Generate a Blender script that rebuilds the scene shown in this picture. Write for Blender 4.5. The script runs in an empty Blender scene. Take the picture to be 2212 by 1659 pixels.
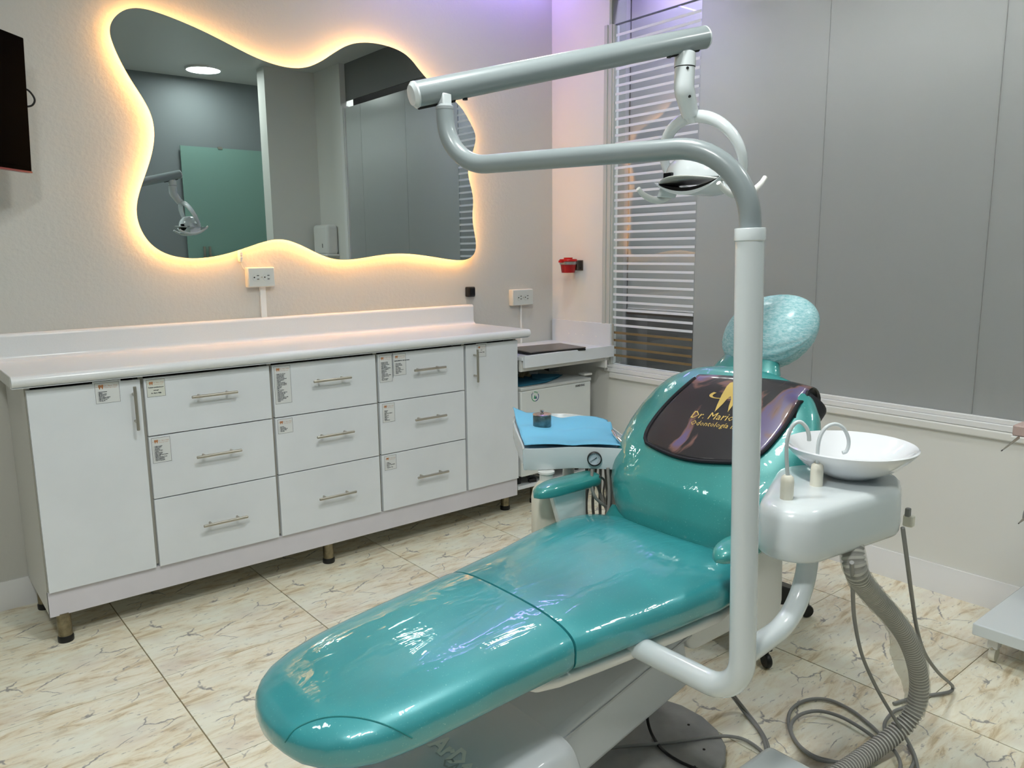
import bpy, bmesh, math, random
from mathutils import Vector, Matrix
from mathutils.bvhtree import BVHTree
random.seed(7)
PI = math.pi
C = bpy.context.scene.collection
sc = bpy.context.scene
# ---------------------------------------------------------------- camera
FP = 1693.5
YAW, PITCH, ROLL = math.radians(39.330), math.radians(9.633), math.radians(-0.613)
EYE = Vector((0, 0, 1.4))
_fw = Vector((math.sin(YAW)*math.cos(PITCH), math.cos(YAW)*math.cos(PITCH), -math.sin(PITCH)))
_rt = Vector((math.cos(YAW), -math.sin(YAW), 0)); _up = _rt.cross(_fw)
RT = _rt*math.cos(ROLL) + _up*math.sin(ROLL); UP = -_rt*math.sin(ROLL) + _up*math.cos(ROLL)
cam = bpy.data.cameras.new('camera'); co = bpy.data.objects.new('camera', cam); C.objects.link(co)
co.matrix_world = Matrix(((RT.x, UP.x, -_fw.x, EYE.x), (RT.y, UP.y, -_fw.y, EYE.y), (RT.z, UP.z, -_fw.z, EYE.z), (0, 0, 0, 1)))
cam.sensor_width = 36; cam.lens = FP/2212*36; cam.clip_start = 0.05
sc.camera = co
# ---------------------------------------------------------------- view + world
sc.view_settings.view_transform = 'Standard'; sc.view_settings.look = 'None'
sc.view_settings.gamma = 1; sc.view_settings.use_curve_mapping = False
sc.view_settings.exposure = 0.0
w = bpy.data.worlds.new('world'); sc.world = w; w.use_nodes = True
w.node_tree.nodes['Background'].inputs[0].default_value = (.8, .86, 1, 1)
w.node_tree.nodes['Background'].inputs[1].default_value = 0.15
LAMP = 84.0         # strength of the ceiling panels
LED = 58.0          # warm strip behind the mirror
COVE = 24.0         # violet strip along the ceiling
COVE2 = 62.0        # violet strip of the next room
FROST_FILL = 230.0        # white strip added behind the frosted panes to brighten them
LAMP_COL = (.97, 1.0, .97)

# ---- the ray through a pixel of the 2212x1659 photograph, met with a plane of the room (used to read off sizes)
def ray(px, py):
    return (RT*((px-1106)/FP) - UP*((py-829.5)/FP) + _fw)
def on(px, py, ax, v):
    d = ray(px, py); return EYE + d*((v-EYE[ax])/d[ax])
def onx(px, py, x): return on(px, py, 0, x)
def ony(px, py, y): return on(px, py, 1, y)
def onz(px, py, z): return on(px, py, 2, z)

XW, YW, ZC = 3.275, 3.594, 2.96        # right wall, mirror wall, ceiling
YM = YW-.045                           # face of the mirror

# ---------------------------------------------------------------- materials
MATS = {}
def mat(name, col=(.8, .8, .8), rough=.5, metal=0., spec=.5, coat=0., coat_r=.05, bump=None, noise=None, emit=None, trans=0., alpha=1., ior=1.45):
    if name in MATS: return MATS[name]
    m = bpy.data.materials.new(name); m.use_nodes = True; MATS[name] = m
    nt = m.node_tree; b = nt.nodes['Principled BSDF']
    b.inputs['Base Color'].default_value = (*col, 1); b.inputs['Roughness'].default_value = rough
    b.inputs['Metallic'].default_value = metal; b.inputs['Specular IOR Level'].default_value = spec
    b.inputs['Coat Weight'].default_value = coat; b.inputs['Coat Roughness'].default_value = coat_r
    b.inputs['Transmission Weight'].default_value = trans; b.inputs['Alpha'].default_value = alpha
    b.inputs['IOR'].default_value = ior
    if emit:
        b.inputs['Emission Color'].default_value = (*emit[0], 1); b.inputs['Emission Strength'].default_value = emit[1]
    tc = None
    if bump or noise:
        tc = nt.nodes.new('ShaderNodeTexCoord')
    if noise:       # (scale, amount, detail): slight tonal variation
        n = nt.nodes.new('ShaderNodeTexNoise'); n.inputs['Scale'].default_value = noise[0]; n.inputs['Detail'].default_value = noise[2] if len(noise) > 2 else 4
        nt.links.new(tc.outputs['Object'], n.inputs['Vector'])
        mx = nt.nodes.new('ShaderNodeMixRGB'); mx.blend_type = 'MULTIPLY'
        mx.inputs[1].default_value = (*col, 1)
        cr = nt.nodes.new('ShaderNodeValToRGB'); a = 1-noise[1]
        cr.color_ramp.elements[0].position = .3; cr.color_ramp.elements[0].color = (a, a, a, 1)
        cr.color_ramp.elements[1].position = .7; cr.color_ramp.elements[1].color = (1, 1, 1, 1)
        nt.links.new(n.outputs['Fac'], cr.inputs[0]); nt.links.new(cr.outputs[0], mx.inputs[2]); mx.inputs[0].default_value = 1
        nt.links.new(mx.outputs[0], b.inputs['Base Color'])
    if bump:        # (scale, strength, distance)
        n = nt.nodes.new('ShaderNodeTexNoise'); n.inputs['Scale'].default_value = bump[0]; n.inputs['Detail'].default_value = 3
        nt.links.new(tc.outputs['Object'], n.inputs['Vector'])
        bp = nt.nodes.new('ShaderNodeBump'); bp.inputs['Strength'].default_value = bump[1]; bp.inputs['Distance'].default_value = bump[2]
        nt.links.new(n.outputs['Fac'], bp.inputs['Height'])
        nt.links.new(bp.outputs[0], b.inputs['Coat Normal'] if coat > 0 and len(bump) > 3 else b.inputs['Normal'])
        if coat > 0: nt.links.new(bp.outputs[0], b.inputs['Coat Normal'])
    return m

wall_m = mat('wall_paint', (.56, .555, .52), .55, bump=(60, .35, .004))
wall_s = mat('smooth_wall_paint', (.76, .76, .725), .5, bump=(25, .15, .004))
ceil_m = mat('ceiling_paint', (.62, .63, .62), .35, bump=(3, .1, .01))
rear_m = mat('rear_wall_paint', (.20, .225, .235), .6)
white_t = mat('white_plastic_trim', (.80, .80, .80), .35)
melam = mat('white_melamine', (.73, .765, .80), .38, noise=(6, .05))
melam_side = mat('grey_white_melamine', (.70, .70, .67), .45)
edge_m = mat('melamine_edge', (.40, .39, .34), .5)
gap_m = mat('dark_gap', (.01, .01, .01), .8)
plinth_m = mat('plinth_board', (.66, .64, .69), .45, noise=(9, .05))
counter_m = mat('countertop_laminate', (.74, .76, .77), .22, noise=(200, .03))
steel = mat('brushed_steel', (.50, .47, .41), .32, 1.)
steel_leg = mat('worn_steel_leg', (.36, .31, .21), .38, 1., noise=(40, .5))
chrome = mat('chrome', (.75, .75, .75), .08, 1.)
black = mat('black_plastic', (.008, .008, .008), .4)
black_g = mat('black_gloss', (.003, .003, .004), .15)
tv_m = mat('tv_black', (.0005, .0005, .0005), .7, spec=.02)
white_p = mat('white_plastic', (.80, .80, .78), .35)
cream_p = mat('cream_plastic', (.80, .77, .66), .45)
enamel = mat('white_enamel', (.66, .71, .73), .22, coat=.5, coat_r=.08)
tube_m = mat('shaded_white_enamel_tube', (.26, .30, .31), .3, coat=.25, coat_r=.1)  # lamp arms are white enamel; their shade is put into this colour
porcel = mat('white_porcelain', (.80, .82, .85), .1, coat=1., coat_r=.03)
base_m = mat('base_enamel', (.60, .63, .66), .35, coat=.2)
plate_m = mat('grey_base_plate', (.30, .30, .29), .55, noise=(30, .12))
hose_m = mat('grey_rubber_hose', (.24, .24, .23), .5)
teal_side = mat('dark_teal_vinyl', (.02, .20, .20), .35)
bibk = mat('bib_binding', (.004, .004, .008), .6, bump=(900, .5, .001))
gold = mat('gold_print', (.62, .45, .13), .35)
blue_paper = mat('blue_paper', (.12, .52, .82), .75)
red_p = mat('red_plastic', (.33, .004, .006), .35)
red_lid = mat('red_lid_plastic', (.50, .008, .008), .3)
paper = mat('sticker_paper', (.68, .70, .70), .5)
paper2 = mat('cream_sticker_paper', (.66, .68, .62), .5)
film = mat('clear_tape', (.73, .765, .80), .15)
ink = mat('ink', (.04, .05, .06), .6)
bronze = mat('bronze_print', (.45, .20, .09), .5)
fridge_m = mat('fridge_white', (.66, .69, .68), .4)
mirror_m = mat('mirror_glass_silver', (.50, .56, .55), .0, 1.)
led_m = mat('warm_led', (1, .6, .3), .5, emit=((1.0, .50, .16), LED))
cove_m = mat('violet_led', (.5, .4, 1), .5, emit=((.42, .30, 1.0), COVE))
cove2_m = mat('violet_led_next_room', (.5, .4, 1), .5, emit=((.50, .42, 1.0), COVE2))
frost_fill_m = mat('added_frost_backlight', (1, 1, 1), .5, emit=((1, 1, 1), FROST_FILL))
lamp_m = mat('panel_light', (1, 1, 1), .5, emit=(LAMP_COL, LAMP))
cap_m = None

def nodes(name):
    m = bpy.data.materials.new(name); m.use_nodes = True; MATS[name] = m
    return m, m.node_tree, m.node_tree.nodes['Principled BSDF']
def ramp(nt, stops, inp):
    r = nt.nodes.new('ShaderNodeValToRGB'); e = r.color_ramp.elements
    while len(e) < len(stops): e.new(.5)
    for k, (p, c) in enumerate(stops):
        e[k].position = p; e[k].color = (*c, 1)
    nt.links.new(inp, r.inputs[0]); return r
def tex(nt, typ, vec, **kw):
    n = nt.nodes.new(typ)
    for k, v in kw.items(): n.inputs[k].default_value = v
    nt.links.new(vec, n.inputs['Vector']); return n
def mapping(nt, vec, scale=(1, 1, 1), rot=(0, 0, 0), loc=(0, 0, 0)):
    m = nt.nodes.new('ShaderNodeMapping'); m.inputs['Scale'].default_value = scale; m.inputs['Rotation'].default_value = rot; m.inputs['Location'].default_value = loc
    nt.links.new(vec, m.inputs['Vector']); return m.outputs[0]
def mix(nt, a, b, fac, typ='MIX'):
    m = nt.nodes.new('ShaderNodeMixRGB'); m.blend_type = typ
    for i, v in ((1, a), (2, b), (0, fac)):
        if hasattr(v, 'links'): nt.links.new(v, m.inputs[i])
        else: m.inputs[i].default_value = (*v, 1) if isinstance(v, tuple) else v
    return m.outputs[0]

# marble-look floor tile: beige streaks and grey broken veins, the same print on every tile
tile_m, nt, b = nodes('marble_tile')
tc = nt.nodes.new('ShaderNodeTexCoord').outputs['Object']
v1 = mapping(nt, tc, (2.6, 11, 1), (0, 0, .42))
n1 = tex(nt, 'ShaderNodeTexNoise', v1, Scale=2.1, Detail=9, Roughness=.66, Distortion=.8)
r1 = ramp(nt, [(.30, (.90, .87, .74)), (.47, (.83, .78, .62)), (.56, (.75, .66, .48)), (.63, (.56, .45, .28)), (.72, (.70, .62, .45))], n1.outputs['Fac'])
n2 = tex(nt, 'ShaderNodeTexNoise', mapping(nt, tc, (2, 3, 1), loc=(3, 1, 0)), Scale=2.2, Detail=5)
c1 = mix(nt, r1.outputs[0], (.82, .83, .71), ramp(nt, [(.44, (0, 0, 0)), (.64, (.8, .8, .8))], n2.outputs['Fac']).outputs[0])
nr = tex(nt, 'ShaderNodeTexNoise', mapping(nt, tc, (2, 2.6, 1), loc=(5, 8, 0)), Scale=1.7, Detail=4)
c1 = mix(nt, c1, (.66, .55, .45), ramp(nt, [(.55, (0, 0, 0)), (.70, (.55, .55, .55))], nr.outputs['Fac']).outputs[0])
vd = tex(nt, 'ShaderNodeTexNoise', tc, Scale=7, Detail=6)
vv = mix(nt, mapping(nt, tc, (2.0, 3.6, 1), (0, 0, .25)), vd.outputs['Color'], .30)
vo = nt.nodes.new('ShaderNodeTexVoronoi'); vo.feature = 'DISTANCE_TO_EDGE'; vo.inputs['Scale'].default_value = 3.1
nt.links.new(vv, vo.inputs['Vector'])
ve = ramp(nt, [(.0, (1, 1, 1)), (.008, (.8, .8, .8)), (.022, (0, 0, 0))], vo.outputs['Distance'])
nm = tex(nt, 'ShaderNodeTexNoise', mapping(nt, tc, (1, 1, 1), loc=(7, 2, 0)), Scale=11, Detail=3)
mk = ramp(nt, [(.48, (0, 0, 0)), (.58, (.9, .9, .9))], nm.outputs['Fac'])
c2 = mix(nt, c1, (.22, .21, .21), mix(nt, ve.outputs[0], mk.outputs[0], 1., 'MULTIPLY'))
ng = tex(nt, 'ShaderNodeTexNoise', mapping(nt, tc, (7, 26, 1), (0, 0, .55), (1, 5, 0)), Scale=2.6, Detail=9, Roughness=.72)
c3 = mix(nt, c2, (.27, .26, .25), ramp(nt, [(.585, (0, 0, 0)), (.66, (.8, .8, .8))], ng.outputs['Fac']).outputs[0])
nt.links.new(c3, b.inputs['Base Color']); b.inputs['Roughness'].default_value = .36; b.inputs['Specular IOR Level'].default_value = .35
grout_m = mat('grout', (.30, .25, .15), .9)

# teal vinyl under clear film: sparkle in the base, rippled glossy coat
def vinyl(name, col, wr):
    m, nt, b = nodes(name)
    tc = nt.nodes.new('ShaderNodeTexCoord').outputs['Object']
    sp = tex(nt, 'ShaderNodeTexNoise', tc, Scale=260, Detail=2)
    c = mix(nt, col, (.25, .62, .62), ramp(nt, [(.66, (0, 0, 0)), (.76, (.55, .55, .55))], sp.outputs['Fac']).outputs[0])
    sp2 = tex(nt, 'ShaderNodeTexNoise', tc, Scale=5, Detail=3)
    c = mix(nt, c, tuple(x*.78 for x in col), ramp(nt, [(.4, (0, 0, 0)), (.7, (.7, .7, .7))], sp2.outputs['Fac']).outputs[0])
    nt.links.new(c, b.inputs['Base Color']); b.inputs['Roughness'].default_value = .38; b.inputs['Metallic'].default_value = .12
    b.inputs['Coat Weight'].default_value = 1.; b.inputs['Coat Roughness'].default_value = .045; b.inputs['Coat IOR'].default_value = 1.55
    n = tex(nt, 'ShaderNodeTexNoise', mapping(nt, tc, (1, 3, 3)), Scale=5, Detail=3, Distortion=.6)
    n3 = tex(nt, 'ShaderNodeTexNoise', mapping(nt, tc, (2, 1, 1)), Scale=26, Detail=2)
    bp = nt.nodes.new('ShaderNodeBump'); bp.inputs['Strength'].default_value = wr; bp.inputs['Distance'].default_value = .02
    nt.links.new(n.outputs['Fac'], bp.inputs['Height'])
    bp2 = nt.nodes.new('ShaderNodeBump'); bp2.inputs['Strength'].default_value = wr*.45; bp2.inputs['Distance'].default_value = .004
    nt.links.new(n3.outputs['Fac'], bp2.inputs['Height']); nt.links.new(bp.outputs[0], bp2.inputs['Normal'])
    nt.links.new(bp2.outputs[0], b.inputs['Coat Normal'])
    return m
teal = vinyl('teal_vinyl', (.04, .32, .35), .24)
teal_b = vinyl('teal_vinyl_back', (.032, .28, .27), .22)

# non-woven bouffant cover
cap_m, nt, b = nodes('nonwoven_cap')
tc = nt.nodes.new('ShaderNodeTexCoord').outputs['Object']
n = tex(nt, 'ShaderNodeTexNoise', mapping(nt, tc, (1, .6, 2)), Scale=110, Detail=6, Roughness=.75)
c = mix(nt, (.17, .47, .52), (.55, .74, .77), ramp(nt, [(.36, (0, 0, 0)), (.66, (1, 1, 1))], n.outputs['Fac']).outputs[0])
nt.links.new(c, b.inputs['Base Color']); b.inputs['Roughness'].default_value = .6
b.inputs['Coat Weight'].default_value = .25; b.inputs['Coat Roughness'].default_value = .2
bp = nt.nodes.new('ShaderNodeBump'); bp.inputs['Strength'].default_value = .5; bp.inputs['Distance'].default_value = .003
nt.links.new(n.outputs['Fac'], bp.inputs['Height']); nt.links.new(bp.outputs[0], b.inputs['Normal'])

# printed bib: black with violet and rust smoke
bib_m, nt, b = nodes('bib_print')
tc = nt.nodes.new('ShaderNodeTexCoord').outputs['Object']
n = tex(nt, 'ShaderNodeTexNoise', mapping(nt, tc, (1, 1.2, .8), loc=(.35, 1.2, .1)), Scale=5.5, Detail=4, Distortion=1.2)
c = ramp(nt, [(.0, (.012, .012, .014)), (.52, (.016, .014, .018)), (.555, (.17, .085, .07)), (.60, (.12, .09, .19)), (.72, (.10, .085, .22)), (.8, (.12, .06, .08))], n.outputs['Fac'])
nt.links.new(c.outputs[0], b.inputs['Base Color']); b.inputs['Roughness'].default_value = .35
b.inputs['Coat Weight'].default_value = .55; b.inputs['Coat Roughness'].default_value = .06
n4 = tex(nt, 'ShaderNodeTexNoise', tc, Scale=9, Detail=2)
bp = nt.nodes.new('ShaderNodeBump'); bp.inputs['Strength'].default_value = .4; bp.inputs['Distance'].default_value = .01
nt.links.new(n4.outputs['Fac'], bp.inputs['Height']); nt.links.new(bp.outputs[0], b.inputs['Coat Normal'])

# frosted film, glass, clear film
frost_m, nt, b = nodes('grey_frosted_film')
for n_ in list(nt.nodes):
    if n_.type != 'OUTPUT_MATERIAL': nt.nodes.remove(n_)
out = [n_ for n_ in nt.nodes if n_.type == 'OUTPUT_MATERIAL'][0]
df = nt.nodes.new('ShaderNodeBsdfDiffuse'); df.inputs[0].default_value = (.10, .11, .108, 1)
tl_ = nt.nodes.new('ShaderNodeBsdfTranslucent'); tl_.inputs[0].default_value = (.86, .88, .87, 1)
ad = nt.nodes.new('ShaderNodeAddShader'); nt.links.new(df.outputs[0], ad.inputs[0]); nt.links.new(tl_.outputs[0], ad.inputs[1])
gl = nt.nodes.new('ShaderNodeBsdfGlossy'); gl.inputs['Roughness'].default_value = .22
lw = nt.nodes.new('ShaderNodeFresnel'); lw.inputs[0].default_value = 1.5
mx = nt.nodes.new('ShaderNodeMixShader'); nt.links.new(lw.outputs[0], mx.inputs[0]); nt.links.new(ad.outputs[0], mx.inputs[1]); nt.links.new(gl.outputs[0], mx.inputs[2]); nt.links.new(mx.outputs[0], out.inputs[0])
glass_m, nt, b = nodes('clear_glass')
for n_ in list(nt.nodes):
    if n_.type != 'OUTPUT_MATERIAL': nt.nodes.remove(n_)
out = [n_ for n_ in nt.nodes if n_.type == 'OUTPUT_MATERIAL'][0]
tr = nt.nodes.new('ShaderNodeBsdfTransparent'); tr.inputs[0].default_value = (.90, .93, .93, 1)
gl = nt.nodes.new('ShaderNodeBsdfGlossy'); gl.inputs['Roughness'].default_value = .0
fr = nt.nodes.new('ShaderNodeFresnel'); ge = nt.nodes.new('ShaderNodeNewGeometry')
mi = nt.nodes.new('ShaderNodeMapRange'); mi.inputs['To Min'].default_value = 1.5; mi.inputs['To Max'].default_value = 1/1.5
nt.links.new(ge.outputs['Backfacing'], mi.inputs['Value']); nt.links.new(mi.outputs[0], fr.inputs[0])
mx = nt.nodes.new('ShaderNodeMixShader')
nt.links.new(fr.outputs[0], mx.inputs[0]); nt.links.new(tr.outputs[0], mx.inputs[1]); nt.links.new(gl.outputs[0], mx.inputs[2]); nt.links.new(mx.outputs[0], out.inputs[0])
bag_m, nt, b = nodes('clear_plastic_bag')
for n_ in list(nt.nodes):
    if n_.type != 'OUTPUT_MATERIAL': nt.nodes.remove(n_)
out = [n_ for n_ in nt.nodes if n_.type == 'OUTPUT_MATERIAL'][0]
tr = nt.nodes.new('ShaderNodeBsdfTransparent'); tr.inputs[0].default_value = (.90, .90, .88, 1)
gl = nt.nodes.new('ShaderNodeBsdfPrincipled'); gl.inputs['Roughness'].default_value = .25; gl.inputs['Base Color'].default_value = (.75, .74, .70, 1)
mx = nt.nodes.new('ShaderNodeMixShader'); mx.inputs[0].default_value = .22
nt.links.new(tr.outputs[0], mx.inputs[1]); nt.links.new(gl.outputs[0], mx.inputs[2]); nt.links.new(mx.outputs[0], out.inputs[0])
beyond_m = mat('next_room_paint', (.20, .20, .195), .7)
greenglass = mat('green_frosted_glass', (.20, .34, .30), .45)
stripe_m = mat('white_film_stripe', (.80, .82, .88), .4)
stripe_t = mat('warm_lit_white_stripe', (.22, .15, .07), .5)  # same white stripes, the warm light behind them put into the colour

# corrugated hose rings drawn by true geometry; see hose()
corr_m = mat('grey_corrugated_plastic', (.55, .54, .49), .35)
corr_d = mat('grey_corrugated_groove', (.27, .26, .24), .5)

# ---------------------------------------------------------------- mesh builder
def V(*a): return Vector(a)
def catmull(pts, n=8, closed=False):
    P = [Vector(p) for p in pts]; out = []
    N = len(P)
    rng = range(N) if closed else range(N-1)
    for i in rng:
        if closed: p0, p1, p2, p3 = P[(i-1) % N], P[i], P[(i+1) % N], P[(i+2) % N]
        else: p0, p1, p2, p3 = P[max(i-1, 0)], P[i], P[i+1], P[min(i+2, N-1)]
        for k in range(n):
            t = k/n
            out.append(.5*((2*p1)+(p2-p0)*t+(2*p0-5*p1+4*p2-p3)*t*t+(3*p1-p0-3*p2+p3)*t**3))
    if not closed: out.append(P[-1])
    return out
def bend(pts, r, n=8):
    """polyline with its corners rounded to radius r"""
    P = [Vector(p) for p in pts]; out = [P[0]]
    rr = r if isinstance(r, (list, tuple)) else [r]*len(P)
    for i in range(1, len(P)-1):
        a = (P[i-1]-P[i]).normalized(); c = (P[i+1]-P[i]).normalized()
        ang = a.angle(c); d = rr[i]/math.tan(ang/2)
        s, e = P[i]+a*d, P[i]+c*d
        ctr = P[i]+(a+c).normalized()*(rr[i]/math.sin(ang/2))
        for k in range(n+1):
            t = k/n; q = s.lerp(e, t)
            u0, u1 = (s-ctr), (e-ctr)
            th = u0.angle(u1)
            q = ctr+(u0*math.sin((1-t)*th)+u1*math.sin(t*th))/math.sin(th) if th > 1e-4 else q
            out.append(q)
    out.append(P[-1]); return out

class MB:
    def __init__(s): s.v = []; s.f = []; s.m = []
    def add(s, vs, fs, m=0):
        o = len(s.v); s.v += [Vector(x) for x in vs]
        for f in fs: s.f.append([o+i for i in f]); s.m.append(m)
        return s
    def box(s, a, b, m=0, rot=None, ctr=None):
        x0, x1 = sorted((a[0], b[0])); y0, y1 = sorted((a[1], b[1])); z0, z1 = sorted((a[2], b[2]))
        vs = [V(x, y, z) for z in (z0, z1) for y in (y0, y1) for x in (x0, x1)]
        if rot is not None:
            c = Vector(ctr) if ctr is not None else Vector(((x0+x1)/2, (y0+y1)/2, (z0+z1)/2))
            vs = [rot @ (v-c)+c for v in vs]
        return s.add(vs, [(0, 2, 3, 1), (4, 5, 7, 6), (0, 1, 5, 4), (2, 6, 7, 3), (0, 4, 6, 2), (1, 3, 7, 5)], m)
    def tube(s, pts, r, n=12, m=0, caps=True, closed=False):
        P = [Vector(p) for p in pts]; N = len(P)
        R = r if isinstance(r, (list, tuple)) else [r]*N
        T = []
        for i in range(N):
            if closed: t = P[(i+1) % N]-P[(i-1) % N]
            else: t = P[min(i+1, N-1)]-P[max(i-1, 0)]
            T.append(t.normalized() if t.length > 1e-9 else V(0, 0, 1))
        a = V(0, 0, 1) if abs(T[0].z) < .9 else V(1, 0, 0)
        u = (a-T[0]*a.dot(T[0])).normalized(); vs = []
        for i in range(N):
            u = (u-T[i]*u.dot(T[i])).normalized(); w_ = T[i].cross(u)
            for k in range(n):
                th = 2*PI*k/n; vs.append(P[i]+(u*math.cos(th)+w_*math.sin(th))*R[i])
        fs = []
        for i in range(N if closed else N-1):
            j = (i+1) % N
            for k in range(n):
                fs.append((i*n+k, i*n+(k+1) % n, j*n+(k+1) % n, j*n+k))
        if caps and not closed: fs += [tuple(range(n-1, -1, -1)), tuple((N-1)*n+k for k in range(n))]
        return s.add(vs, fs, m)
    def lathe(s, prof, o, axis=(0, 0, 1), n=32, m=0, close=True):
        ax = Vector(axis).normalized(); a = V(1, 0, 0) if abs(ax.x) < .9 else V(0, 1, 0)
        u = (a-ax*a.dot(ax)).normalized(); w_ = ax.cross(u); o = Vector(o); vs = []
        for r, h in prof:
            for k in range(n):
                th = 2*PI*k/n; vs.append(o+ax*h+(u*math.cos(th)+w_*math.sin(th))*max(r, 1e-5))
        fs = [(i*n+k, i*n+(k+1) % n, (i+1)*n+(k+1) % n, (i+1)*n+k) for i in range(len(prof)-1) for k in range(n)]
        if close: fs += [tuple(range(n-1, -1, -1)), tuple((len(prof)-1)*n+k for k in range(n))]
        return s.add(vs, fs, m)
    def loft(s, secs, m=0, caps=True):
        n = len(secs[0]); vs = [p for sec in secs for p in sec]; N = len(secs)
        fs = [(i*n+k, i*n+(k+1) % n, (i+1)*n+(k+1) % n, (i+1)*n+k) for i in range(N-1) for k in range(n)]
        if caps: fs += [tuple(range(n-1, -1, -1)), tuple((N-1)*n+k for k in range(n))]
        return s.add(vs, fs, m)
    def grid(s, rows, m=0):
        n = len(rows[0]); vs = [p for r in rows for p in r]
        return s.add(vs, [(i*n+k, i*n+k+1, (i+1)*n+k+1, (i+1)*n+k) for i in range(len(rows)-1) for k in range(n-1)], m)
    def poly(s, pts, d, m=0):
        """prism: outline pts pushed by vector d"""
        n = len(pts); d = Vector(d); vs = [Vector(p) for p in pts]+[Vector(p)+d for p in pts]
        return s.add(vs, [tuple(range(n))[::-1], tuple(range(n, 2*n))]+[(k, (k+1) % n, n+(k+1) % n, n+k) for k in range(n)], m)
    def build(s, name, mats, parent=None, bev=0, bseg=2, smooth=35, sub=0, solid=0, label=None, cat=None, group=None, kind=None):
        o = Vector((0, 0, 0)); q = parent
        while q is not None: o += q.location; q = q.parent
        me = bpy.data.meshes.new(name)
        if parent is None and kind is None and s.v:
            xs = [v.x for v in s.v]; ys = [v.y for v in s.v]; zs = [v.z for v in s.v]
            loc = V((min(xs)+max(xs))/2, (min(ys)+max(ys))/2, min(zs))
        else: loc = V(0, 0, 0)
        me.from_pydata([(v-o-loc)[:] for v in s.v], [], s.f)
        if not isinstance(mats, (list, tuple)): mats = [mats]
        for m_ in mats: me.materials.append(m_)
        me.polygons.foreach_set('material_index', s.m)
        me.validate(); me.update()
        bm = bmesh.new(); bm.from_mesh(me); bmesh.ops.recalc_face_normals(bm, faces=bm.faces); bm.to_mesh(me); bm.free()
        if smooth:
            me.polygons.foreach_set('use_smooth', [True]*len(me.polygons))
            me.set_sharp_from_angle(angle=math.radians(smooth))
        ob = bpy.data.objects.new(name, me); C.objects.link(ob); ob.parent = parent; ob.location = loc
        if solid:
            md = ob.modifiers.new('thick', 'SOLIDIFY'); md.thickness = solid; md.offset = 0
        if bev:
            md = ob.modifiers.new('bevel', 'BEVEL'); md.width = bev; md.segments = bseg; md.limit_method = 'ANGLE'; md.angle_limit = math.radians(40)
        if sub:
            md = ob.modifiers.new('sub', 'SUBSURF'); md.levels = sub; md.render_levels = sub
        tag(ob, label, cat, group, kind)
        return ob
def tag(ob, label=None, cat=None, group=None, kind=None):
    for k, v in (('label', label), ('category', cat), ('group', group), ('kind', kind)):
        if v: ob[k] = v
    return ob
def thing(name, loc, label, cat, group=None):
    o = bpy.data.objects.new(name, None); C.objects.link(o); o.location = loc; o.empty_display_size = .1
    return tag(o, label, cat, group)
def bx(a, b, m=0): return MB().box(a, b, m)

def text_mb(mb, txt, size, origin, xdir, ydir, m=0, bold=0., shear=0., align='LEFT', depth=.0004):
    cu = bpy.data.curves.new('t', 'FONT'); cu.body = txt; cu.size = size; cu.resolution_u = 1; cu.offset = bold; cu.shear = shear; cu.align_x = align
    ob = bpy.data.objects.new('t', cu); C.objects.link(ob)
    dg = bpy.context.evaluated_depsgraph_get(); me = bpy.data.meshes.new_from_object(ob.evaluated_get(dg))
    X = Vector(xdir).normalized(); Y = Vector(ydir).normalized(); Z = X.cross(Y)
    mb.add([Vector(origin)+X*v.co.x+Y*v.co.y+Z*depth for v in me.vertices], [tuple(p.vertices) for p in me.polygons], m)
    bpy.data.objects.remove(ob); bpy.data.meshes.remove(me); bpy.data.curves.remove(cu)
    return mb

# ================================================================ STRUCTURE
# floor: grout bed and one object per tile
bx((-1.6, -1.15, -.05), (XW+1.9, YW+.12, -.004)).build('floor', grout_m, kind='structure')
floor = bpy.data.objects['floor']
xs = [-1.60, -1.09, -.515, .055, .629, 1.209, 1.790, 2.360, 2.914, 3.27]
ys = [-.41, -.19, .375, .925, 1.511, 2.069, 2.632, 3.197, 3.585]
proto = {}
for i in range(len(xs)-1):
    for j in range(len(ys)-1):
        wx, wy = xs[i+1]-xs[i], ys[j+1]-ys[j]
        if ys[j] > 3 or xs[i] > 2.8 or ys[j] < -1.5 or xs[i] < -1.3 or True:
            key = (round(wx, 3), round(wy, 3))
            if key not in proto:
                mb = bx((-wx/2+.0022, -wy/2+.0014, -.004), (wx/2-.0022, wy/2-.0014, 0.0))
                me = bpy.data.meshes.new('tile'); me.from_pydata([v[:] for v in mb.v], [], mb.f); me.materials.append(tile_m); proto[key] = me
            o = bpy.data.objects.new('tile', proto[key]); C.objects.link(o); o.parent = floor
            o.location = ((xs[i]+xs[i+1])/2, (ys[j]+ys[j+1])/2, 0)

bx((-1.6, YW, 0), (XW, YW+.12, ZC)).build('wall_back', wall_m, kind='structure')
# right wall: full-height strip by the corner, low wall under the glass, end column; glass between
YG0, YG1 = .925, 3.105
ZS, ZG = .752, 2.592
mb = MB(); mb.box((XW, YG1+.03, 0), (XW+.12, YW, ZC)); mb.box((XW, .39, 0), (XW+.12, YG1+.03, ZS-.045)); mb.box((XW, .39, ZS-.045), (XW+.12, YG0-.06, ZC))
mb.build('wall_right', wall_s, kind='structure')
bx((XW-.016, .93, .672), (XW, 3.10, .706)).build('trim_1', wall_s, kind='structure', bev=.006)
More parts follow.
